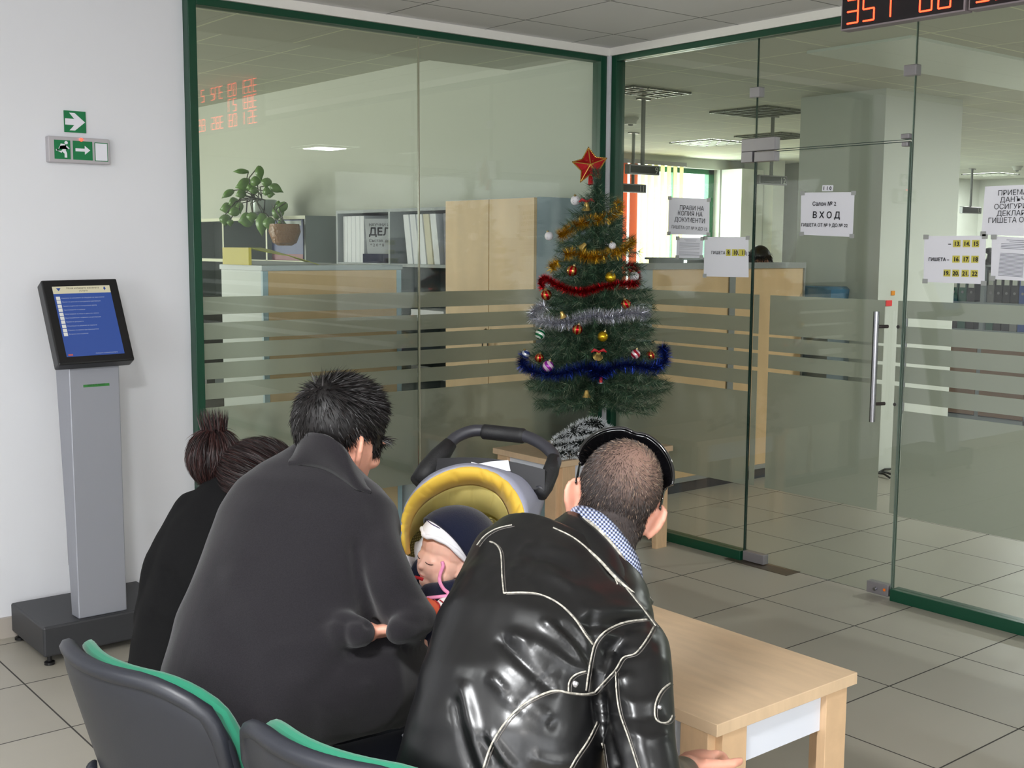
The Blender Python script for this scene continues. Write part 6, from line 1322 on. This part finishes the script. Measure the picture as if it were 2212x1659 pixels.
tp = MB().sheet([[at(787, 1316, 2.40), at(795, 1309, 2.40), at(803, 1317, 2.40)], [at(787, 1323, 2.39), at(795, 1324, 2.385), at(802, 1323, 2.39)]], 0.006)
tag(tp.build('paper_tissue', m_white), 'tiny white paper tissue between the arm and chest of the coat man', 'tissue')
ws_ = MB().sheet([[at(868, 1588, 2.42), at(886, 1576, 2.45), at(904, 1561, 2.48)], [at(880, 1600, 2.40), at(892, 1596, 2.42), at(904, 1592, 2.46)]], 0.003)
tag(ws_.build('paper_sheet', m_white), 'white paper corner showing between the two seated men', 'paper')
# ------------------------------------------------------------------ woman in black, crouching behind him
wm = thing('person', 'woman in black coat with dark brown tied-up hair, behind the man in the wool coat', 'person', np.array([-3.55, -2.2, 0]))
F3 = Frame(at(562, 1058, 3.0), -CF*.72+CR*.60-CU*.2, CR*.72+CF*.60-CU*.32)
wt = [(290, 1590, 2.95, 600, 1600, 2.92, .17, .18), (286, 1500, 2.95, 590, 1530, 2.92, .17, .18), (292, 1420, 2.96, 585, 1460, 2.92, .17, .17), (308, 1325, 2.97, 590, 1380, 2.92, .155, .16), (330, 1250, 2.99, 600, 1310, 2.93, .14, .15), (352, 1185, 3.0, 612, 1240, 2.94, .13, .14), (386, 1110, 3.02, 616, 1160, 2.96, .11, .12), (428, 1062, 3.03, 600, 1100, 2.98, .085, .10), (450, 1035, 3.03, 580, 1070, 3.0, .065, .08), (470, 1015, 3.03, 560, 1045, 3.01, .05, .06)]
mb = MB(); loft_px(mb, wt); cap_mesh(mb, [at(420, 1105, 3.0), at(358, 1215, 2.97), at(330, 1330, 2.94), at(420, 1420, 2.80), at(520, 1440, 2.74)], [.055, .055, .050, .045, .036], 18); cap_mesh(mb, [at(610, 1170, 2.97), at(640, 1300, 2.95), at(700, 1380, 3.0)], [.05, .048, .036], 16)
wme = remesh(mb, 0.008, 6); folds(wme, [([(360, 1240), (400, 1300), (420, 1400)], 14, -.012), ([(330, 1330), (350, 1350), (390, 1360)], 10, -.006)]); lumps(wme, 16, .004, 2); put('coat', wme, M('black_wool', (17, 17, 18), 0.9, spec=0.15, bump=(700, .5, .002)), wm)
mb = MB(); head_prims(mb, F3, .97); cap_mesh(mb, [F3(0, -.05, -.11), F3(0, -.06, -.17), at(510, 1120, 3.0)], [.048, .052, .07], 16)
mb.tube([at(510, 1120, 3.0), at(470, 1250, 2.97), at(450, 1420, 2.95), at(445, 1540, 2.94)], [.07, .09, .10, .11], 18); cap_mesh(mb, [at(430, 1110, 3.0), at(360, 1215, 2.97), at(335, 1330, 2.945), at(520, 1440, 2.745)], [.04, .035, .03, .025], 12); cap_mesh(mb, [at(600, 1150, 2.99), at(640, 1300, 2.95), at(700, 1380, 3.0)], [.04, .03, .025], 12); cap_mesh(mb, [at(510, 1120, 3.0), at(600, 1150, 2.99)], [.05, .04], 12); cap_mesh(mb, [at(510, 1120, 3.0), at(430, 1110, 3.0)], [.05, .04], 12)
hand_prims(mb, at(522, 1440, 2.735), CR*.9+CF*.2, CU, 1, .6, .9); hand_prims(mb, at(702, 1382, 3.01), CR*.7+CF*.5-CU*.3, CU, -1, .6, .9)
body3 = put('body', remesh(mb, 0.0055, 3), m_skin, wm); bt3 = bvh(body3.data)
m_brn = [M('brown_hair', (26, 16, 16), 0.5, spec=0.4), M('brown_hair_red', (56, 32, 30), 0.45, spec=0.4)]
bunc = at(462, 985, 3.02)
hairdo(F3, body3.data, wm, m_brn, lambda L: (L[:, 2] > np.where(L[:, 1] < -.01, -.10, -.10+.11*np.clip((L[:, 1]+.01)/.05, 0, 1))) & (L[:, 1] < .084), 9000, lambda L: .075+0*L[:, 0], .0024, lambda L, P, N: (lambda t: t-(t*N).sum(1, keepdims=True)*N+.05*N)((bunc[None]-P)/np.linalg.norm(bunc[None]-P, axis=1, keepdims=True)), .010, .05, lift=.9, curve=lambda L, P, N: -N*5.5)
bm2 = MB(); ell(bm2, bunc, np.array([CR*.060, CU*.070-CR*.01, CF*.060]), 20, 14); g = RNG.normal(size=(7000, 3)); g /= np.linalg.norm(g, axis=1, keepdims=True)
Pb = bunc+CR*(g[:, :1]*.060)+CU*(g[:, 1:2]*.068)+CF*(g[:, 2:]*.058); Nb = CR*(g[:, :1]/.060)+CU*(g[:, 1:2]/.068)+CF*(g[:, 2:]/.058); Nb /= np.linalg.norm(Nb, axis=1, keepdims=True); td_ = -CU[None]+Nb*(Nb@CU)[:, None]; td_ /= np.linalg.norm(td_, axis=1, keepdims=True)+1e-6; tuft = (g[:, 1:2] > .86)*(RNG.uniform(size=(len(g), 1)) < .5); fl = (td_+Nb*.10)*(1-tuft)+(CU[None]+.5*Nb-CR*.2)*tuft; Pb = Pb+Nb*.004
strands(bm2, Pb, fl/np.linalg.norm(fl, axis=1, keepdims=True), 4, 0.055, 0.0026, -Nb*7.0*(1-tuft), .10, RNG.integers(0, 2, len(g))); bm2.build('hair_bun', m_brn, wm, True)
legs(wm, at(430, 1560, 2.98), at(500, 1570, 2.96), np.array([-3.30, -2.05, .48]), np.array([-3.25, -2.30, .48]), np.array([-3.42, -2.05, 0]), np.array([-3.36, -2.30, 0]), M('black_trousers', (20, 20, 24), 0.85), fd=fw)
# ------------------------------------------------------------------ baby asleep in the stroller
bb = thing('person', 'sleeping baby in navy hooded suit and white cap, lying in the stroller', 'person', at(960, 1330, 2.75))
KB = 0.74
FB = Frame(at(953, 1196, 2.74), CR*.50+CF*.72-CU*.15*1, -CR*.62-CF*.52+CU*-.10)
FB = Frame(at(964, 1202, 2.76), -CR*.59+CU*.24+CF*.77, -CR*.80-CU*.05-CF*.60)
mb = MB(); c_ = FB
ell(mb, c_(0, -.018, .028), c_.ax(.066, .078, .070)); ell(mb, c_(0, .012, -.012), c_.ax(.058, .056, .058)); 
for sg in (-1, 1):
    ell(mb, c_(sg*.025, .026, -.030), c_.ax(.032, .031, .033)); ell(mb, c_(sg*.022, .040, .014), c_.ax(.022, .012, .012), 12, 8); ell(mb, c_(sg*.022, .0545, .0035), c_.ax(.0125, .0085, .0085), 12, 8)
ell(mb, c_(0, .052, -.054), c_.ax(.018, .014, .014)); ell(mb, c_(0, .056, -.036), c_.ax(.016, .010, .006), 12, 8); ell(mb, c_(0, .0615, -.0335), c_.ax(.0125, .006, .0036), 10, 8); ell(mb, c_(0, .0605, -.0405), c_.ax(.011, .006, .0036), 10, 8)
cap_mesh(mb, [c_(0, .058, .010), c_(0, .065, -.006), c_(0, .070, -.015)], [.0048, .0055, .0075], 10)
for sg in (-1, 1): ell(mb, c_(sg*.0075, .063, -.016), c_.ax(.005, .006, .0045), 8, 6)
for sg in (-1, 1): ear(mb, Frame(c_.o-c_.x*0, c_.x, c_.y), sg, .74)
cap_mesh(mb, [c_(0, -.01, -.045), c_(0, -.02, -.08), at(970, 1300, 2.78)], [.036, .038, .05], 14); bt_ = [at(970, 1300, 2.78), at(985, 1360, 2.74), at(1000, 1450, 2.64)]
mb.tube(bt_, [.055, .07, .075], 16)
for sg, e_ in ((-1, [at(930, 1310, 2.74), at(915, 1370, 2.66)]), (1, [at(1035, 1310, 2.80), at(1050, 1380, 2.70)])):
    cap_mesh(mb, [at(970, 1305, 2.78)]+e_, [.035, .028, .02], 12); hand_prims(mb, e_[1], unit(e_[1]-e_[0]), CU, sg, .9, .5)
for sg in (-1, 1): cap_mesh(mb, [bt_[2], bt_[2]+CR*sg*.06-CF*.10+CU*.02, bt_[2]+CR*sg*.07-CF*.20-CU*.06], [.06, .045, .03], 12)
bme = remesh(mb, 0.0026, 4); m_bskin = M('baby_skin', (236, 186, 166), 0.5, var=(24, .06), sss=.2); bbody = put('body', bme, m_bskin, bb); btb = bvh(bbody.data)
el_ = MB()
for sg in (-1, 1):
    L = []
    for t in np.linspace(-1, 1, 9):
        p = c_(sg*(.022+.011*t), .085, .0005-.0026*(1-t*t)); h_ = btb.ray_cast(Vector(p), Vector(-c_.y), .1)
        if h_[0] is not None: L.append(np.array(h_[0])+c_.y*.0004)
    if len(L) > 3: el_.tube(L, [.0004]+[.0011]*(len(L)-2)+[.0004], 6)
el_.build('eyelashes', M('eyelash', (60, 34, 30), 0.7), bb, True)
lp = MB(); L = []
for t in np.linspace(-1, 1, 9):
    h_ = btb.ray_cast(Vector(c_(.010*t, .095, -.037+.0012*t*t)), Vector(-c_.y), .1)
    if h_[0] is not None: L.append(np.array(h_[0])+c_.y*.0002)
if len(L) > 3: lp.tube(L, [.0005]+[.0016]*(len(L)-2)+[.0005], 6).build('lips', M('lip_pink', (206, 120, 112), 0.45), bb, True)
# cap, hood and suit
def shell_open(F, rx, ry, rz, cy, cz, y_open, tilt, th, n=40, m_=22):
    """hood: ellipsoid cut by a tilted plane at the face"""
    G = []
    for th_ in np.linspace(0.02, 1.0, m_):
        row = []
        for ph in np.linspace(0, 2*PI, n+1)[:-1]:
            lim = 1.0*PI-y_open-tilt*math.sin(ph)      # polar angle measured from straight back (-y)
            a = th_*lim; row.append(F(rx*math.sin(a)*math.cos(ph), cy-ry*math.cos(a), cz+rz*math.sin(a)*math.sin(ph)))
        G.append(row+[row[0]])
    return np.array(G)
m_cap = M('white_ribbed_cotton', (238, 236, 240), 0.85, bump=(160, .3, .002)); m_navy2 = M('navy_fleece', (24, 28, 48), 0.95, spec=.15, bump=(500, .5, .002), sheen=.2)
Gc = shell_open(c_, .074, .086, .080, -.016, .030, 1.26, -.90, .004); wv_ = np.sin(np.linspace(0, 26*PI, Gc.shape[1]))
bb_cap = MB().sheet(Gc, 0.0035).build('cap', m_cap, bb, True).data
rim_ = Gc[-1]; MB().tube(list(rim_[:-1]), [.0055+.0012*math.sin(i*1.7) for i in range(len(rim_)-1)], 8, closed=True).build('cap_brim', m_cap, bb, True)
ln = MB()
for k_ in range(3): ln.tube([Gc[-4-2*k_][i_] + unit(Gc[-4-2*k_][i_]-c_(0, -.016, .03))*.003 for i_ in range(2, 14)], .0011, 5)
ln.build('cap_stripes', M('stripe_navy', (80, 74, 110), .8), bb, True)
Gh = shell_open(c_, .087, .104, .089, -.022, .026, 1.36, -.52, .008)
MB().sheet(Gh, 0.008).build('hood', m_navy2, bb, True)
mb = MB(); mb.tube([at(972, 1268, 2.80), at(975, 1300, 2.77), at(985, 1360, 2.73), at(1000, 1450, 2.63)], [.062, .082, .090, .090], 20)
cap_mesh(mb, [at(925, 1278, 2.72), at(958, 1278, 2.69), at(1000, 1272, 2.70), at(1030, 1245, 2.76)], [.020, .024, .026, .028], 14)
cap_mesh(mb, [at(900, 1245, 2.80), at(912, 1225, 2.80), at(926, 1212, 2.82)], [.022, .024, .022], 12)
for e_ in ([at(930, 1305, 2.745), at(914, 1368, 2.665)], [at(1035, 1310, 2.80), at(1050, 1378, 2.70)]): cap_mesh(mb, [at(970, 1302, 2.78)]+e_, [.05, .042, .032], 14)
for sg in (-1, 1): cap_mesh(mb, [bt_[2], bt_[2]+CR*sg*.06-CF*.10+CU*.02, bt_[2]+CR*sg*.07-CF*.20-CU*.06], [.075, .06, .045], 12)
sme = remesh(mb, .006, 5); put('navy_suit', sme, m_navy2, bb); bsuit = bvh(sme)
cordp = []
for uv in ((955, 1213), (957, 1224), (951, 1240), (950, 1256), (958, 1272), (967, 1280), (966, 1287), (950, 1289), (922, 1292)):
    hs = [h_ for h_ in (hit(t_, *uv, .010) for t_ in (btb, bsuit, bvh(bb_cap))) if h_ is not None]
    cordp.append(min((h_[0] for h_ in hs), key=lambda q_: (q_-CAM)@CF) if hs else at(*uv, 2.68))
dc = [(q_-CAM)@CF for q_ in cordp]; cordp = [CAM+(q_-CAM)*(min(dc[max(0, i-1):i+2])/dc[i]) for i, q_ in enumerate(cordp)]
MB().tube(spline(cordp, 40), .0042, 8).build('pink_drawstring', M('pink_cord', (240, 150, 190), .7), bb, True)
MB().tube(spline([at(897, 1247, 2.70), at(906, 1249, 2.69), at(914, 1252, 2.69)], 8), .0040, 8).build('red_trim', M('red_trim', (206, 24, 40), .6), bb, True)
# pacifier-like striped toy and white pillow
ty = thing('striped_toy', 'orange and white striped soft toy below the baby\'s pink drawstring', 'toy', at(945, 1318, 2.64))
cc_ = at(952, 1310, 2.655); MB().sphere(cc_+CR*.012, 1, 20, 14, 0, [CR*.024, CU*.021, CF*.02]).build('white_ball', M('toy_white', (234, 228, 226), .7), ty, True)
MB().tube([at(922, 1293, 2.64), at(930, 1305, 2.635), at(940, 1318, 2.64), at(946, 1324, 2.65)], [.004, .012, .016, .010], 14).build('orange_end', M('toy_orange', (214, 92, 60), .7), ty, True)
rg_ = MB()
for k_, q_ in enumerate((946, 958)): rg_.tube(spline([at(q_-8, 1296, 2.645), at(q_+2, 1304, 2.632), at(q_+4, 1314, 2.632), at(q_-1, 1324, 2.645)], 12), .0016, 6)
rg_.build('red_stripes', M('toy_red', (170, 40, 50), .7), ty, True)
pw = MB(); cap_mesh(pw, [at(886, 1204, 2.84), at(905, 1190, 2.85), at(925, 1180, 2.87)], [.030, .034, .030], 14); pme = remesh(pw, .006, 4); 
pq = proj(get_co(pme)); pn = get_no(pme); set_co(pme, get_co(pme)+pn*(0.0028*np.cos((pq[:, 0]-pq[:, 1]*.25)/3.0))[:, None]); pm_ = put('pillow', pme, m_cap, None); tag(pm_, 'white ribbed pillow beside the baby under the yellow canopy', 'pillow')
# ------------------------------------------------------------------ clerk behind the counter
ck = thing('person', 'clerk with dark hair, only the head showing above the far counter', 'person', np.array([2.75, 0.95, 0]))
hc_ = ony(1641, 566, 0.95); F4 = Frame(hc_, -CR, -CF*.9-CU*.2); mb = MB(); head_prims(mb, F4, .95); k0 = F4(0, -.06, -.16)
cap_mesh(mb, [F4(0, -.045, -.1), k0, k0-Z_*.08], [.045, .05, .07], 14); mb.tube([k0-Z_*.06, k0-Z_*.18, k0-Z_*.45, k0-Z_*.62], [.09, .16, .15, .17], 18); cap_mesh(mb, [k0-Z_*.12-CR*.15, k0-Z_*.4-CR*.22, k0-Z_*.45-CF*.2-CR*.15], [.05, .042, .034], 12); cap_mesh(mb, [k0-Z_*.12+CR*.15, k0-Z_*.4+CR*.22, k0-Z_*.45-CF*.2+CR*.15], [.05, .042, .034], 12)
hand_prims(mb, k0-Z_*.45-CF*.22-CR*.15, -CF, CU, 1, .5, .9); hand_prims(mb, k0-Z_*.45-CF*.22+CR*.15, -CF, CU, -1, .5, .9); body4 = put('body', remesh(mb, .007, 3), m_skin, ck)
hairdo(F4, body4.data, ck, [M('dark_brown_hair', (30, 22, 30), .45), MATS['brown_hair']], lambda L: (L[:, 2] > np.where(L[:, 1] < .02, -.10, .035)) & (L[:, 1] < .09), 3000, lambda L: .05+0*L[:, 0], .005, lambda L, P, N: N*.3-F4.z*.6, .014, .2)
mb = MB(); mb.tube([k0-Z_*.10, k0-Z_*.19, k0-Z_*.45, k0-Z_*.64], [.10, .175, .165, .185], 18); put('blouse', remesh(mb, .012, 3), M('grey_blouse', (120, 120, 130), .8), ck); legs(ck, k0-Z_*.62-CR*.1, k0-Z_*.62+CR*.1, k0*np.array([1, 1, 0])-CR*.1+Z_*.45, k0*np.array([1, 1, 0])+CR*.1+Z_*.45, k0*np.array([1, 1, 0])-CR*.1, k0*np.array([1, 1, 0])+CR*.1, m_jean, fd=-CF*np.array([1, 1, 0]))
# ------------------------------------------------------------------ light: hall lamps, daylight, added wall fills, camera flash
lamp(-4.95, -4.35, 14.0, 'lit louvre lamp over the waiting area behind the camera', 2.72, power=115, group='waiting-room lamps')
lamp(-3.15, -6.75, 14.0, 'lit louvre lamp over the waiting area, to the right of the camera', 2.72, power=40, group='waiting-room lamps')
lamp(-6.75, -2.55, 14.0, 'lit louvre lamp over the waiting area, by the west wall', 2.72, power=40, group='waiting-room lamps')
#lamp(-4.35, 2.4, 14.0, 'lit louvre lamp in the glazed office', 2.862, power=75, group='office lamps')
def area(name, loc, dirv, sx, sy, power, col):
    ld = bpy.data.lights.new(name, 'AREA'); ld.shape = 'RECTANGLE'; ld.size = sx; ld.size_y = sy; ld.energy = power; ld.color = col
    lo = bpy.data.objects.new(name, ld); COL.objects.link(lo); lo.location = tuple(loc); lo.rotation_euler = Vector(dirv).to_track_quat('-Z', 'Y').to_euler(); return lo
area('window_daylight', (6.0, YW+0.45, 1.85), (0, -1, -0.3), 2.2, 1.7, 210, (0.95, 1.0, 0.95)); area('window_daylight', (8.9, YW+0.45, 1.8), (0, -1, -0.3), 1.8, 1.7, 190, (0.95, 1.0, 0.95))
area('office_daylight', (-4.2, 7.1, 1.7), (0.1, -1, -0.12), 3.6, 1.6, 330, (1.0, 1.0, 0.92))
area('south_fill', (-5.5, -8.9, 1.6), (0, 1, 0), 4.0, 2.0, 130, (0.93, 0.96, 1.0)); area('west_fill', (-7.9, -5.6, 1.7), (1, 0.12, -0.05), 3.0, 1.6, 130, (0.95, 0.97, 1.0))  # added fill lights along the solid south and west walls, no windows there
fl = bpy.data.lights.new('camera_flash', 'AREA'); fl.shape = 'RECTANGLE'; fl.size = 0.05; fl.size_y = 0.03; fl.energy = 7.5; fl.color = (1.0, 0.98, 0.95)
fo = bpy.data.objects.new('camera_flash', fl); COL.objects.link(fo); fo.location = tuple(CAM+CU*0.05-CR*0.035); fo.rotation_euler = Vector(CF).to_track_quat('-Z', 'Y').to_euler()
w = bpy.data.worlds.new('daylight'); SC.world = w; w.use_nodes = True
bgn = w.node_tree.nodes['Background']; bgn.inputs['Color'].default_value = (0.93, 0.97, 1.0, 1); bgn.inputs['Strength'].default_value = 2.6
vs.exposure = -0.06
cy = SC.cycles
cy.max_bounces = 10; cy.transparent_max_bounces = 16; cy.transmission_bounces = 8; cy.glossy_bounces = 4; cy.diffuse_bounces = 4; cy.caustics_reflective = False; cy.caustics_refractive = False
cy.use_denoising = True; cy.sample_clamp_indirect = 6.0
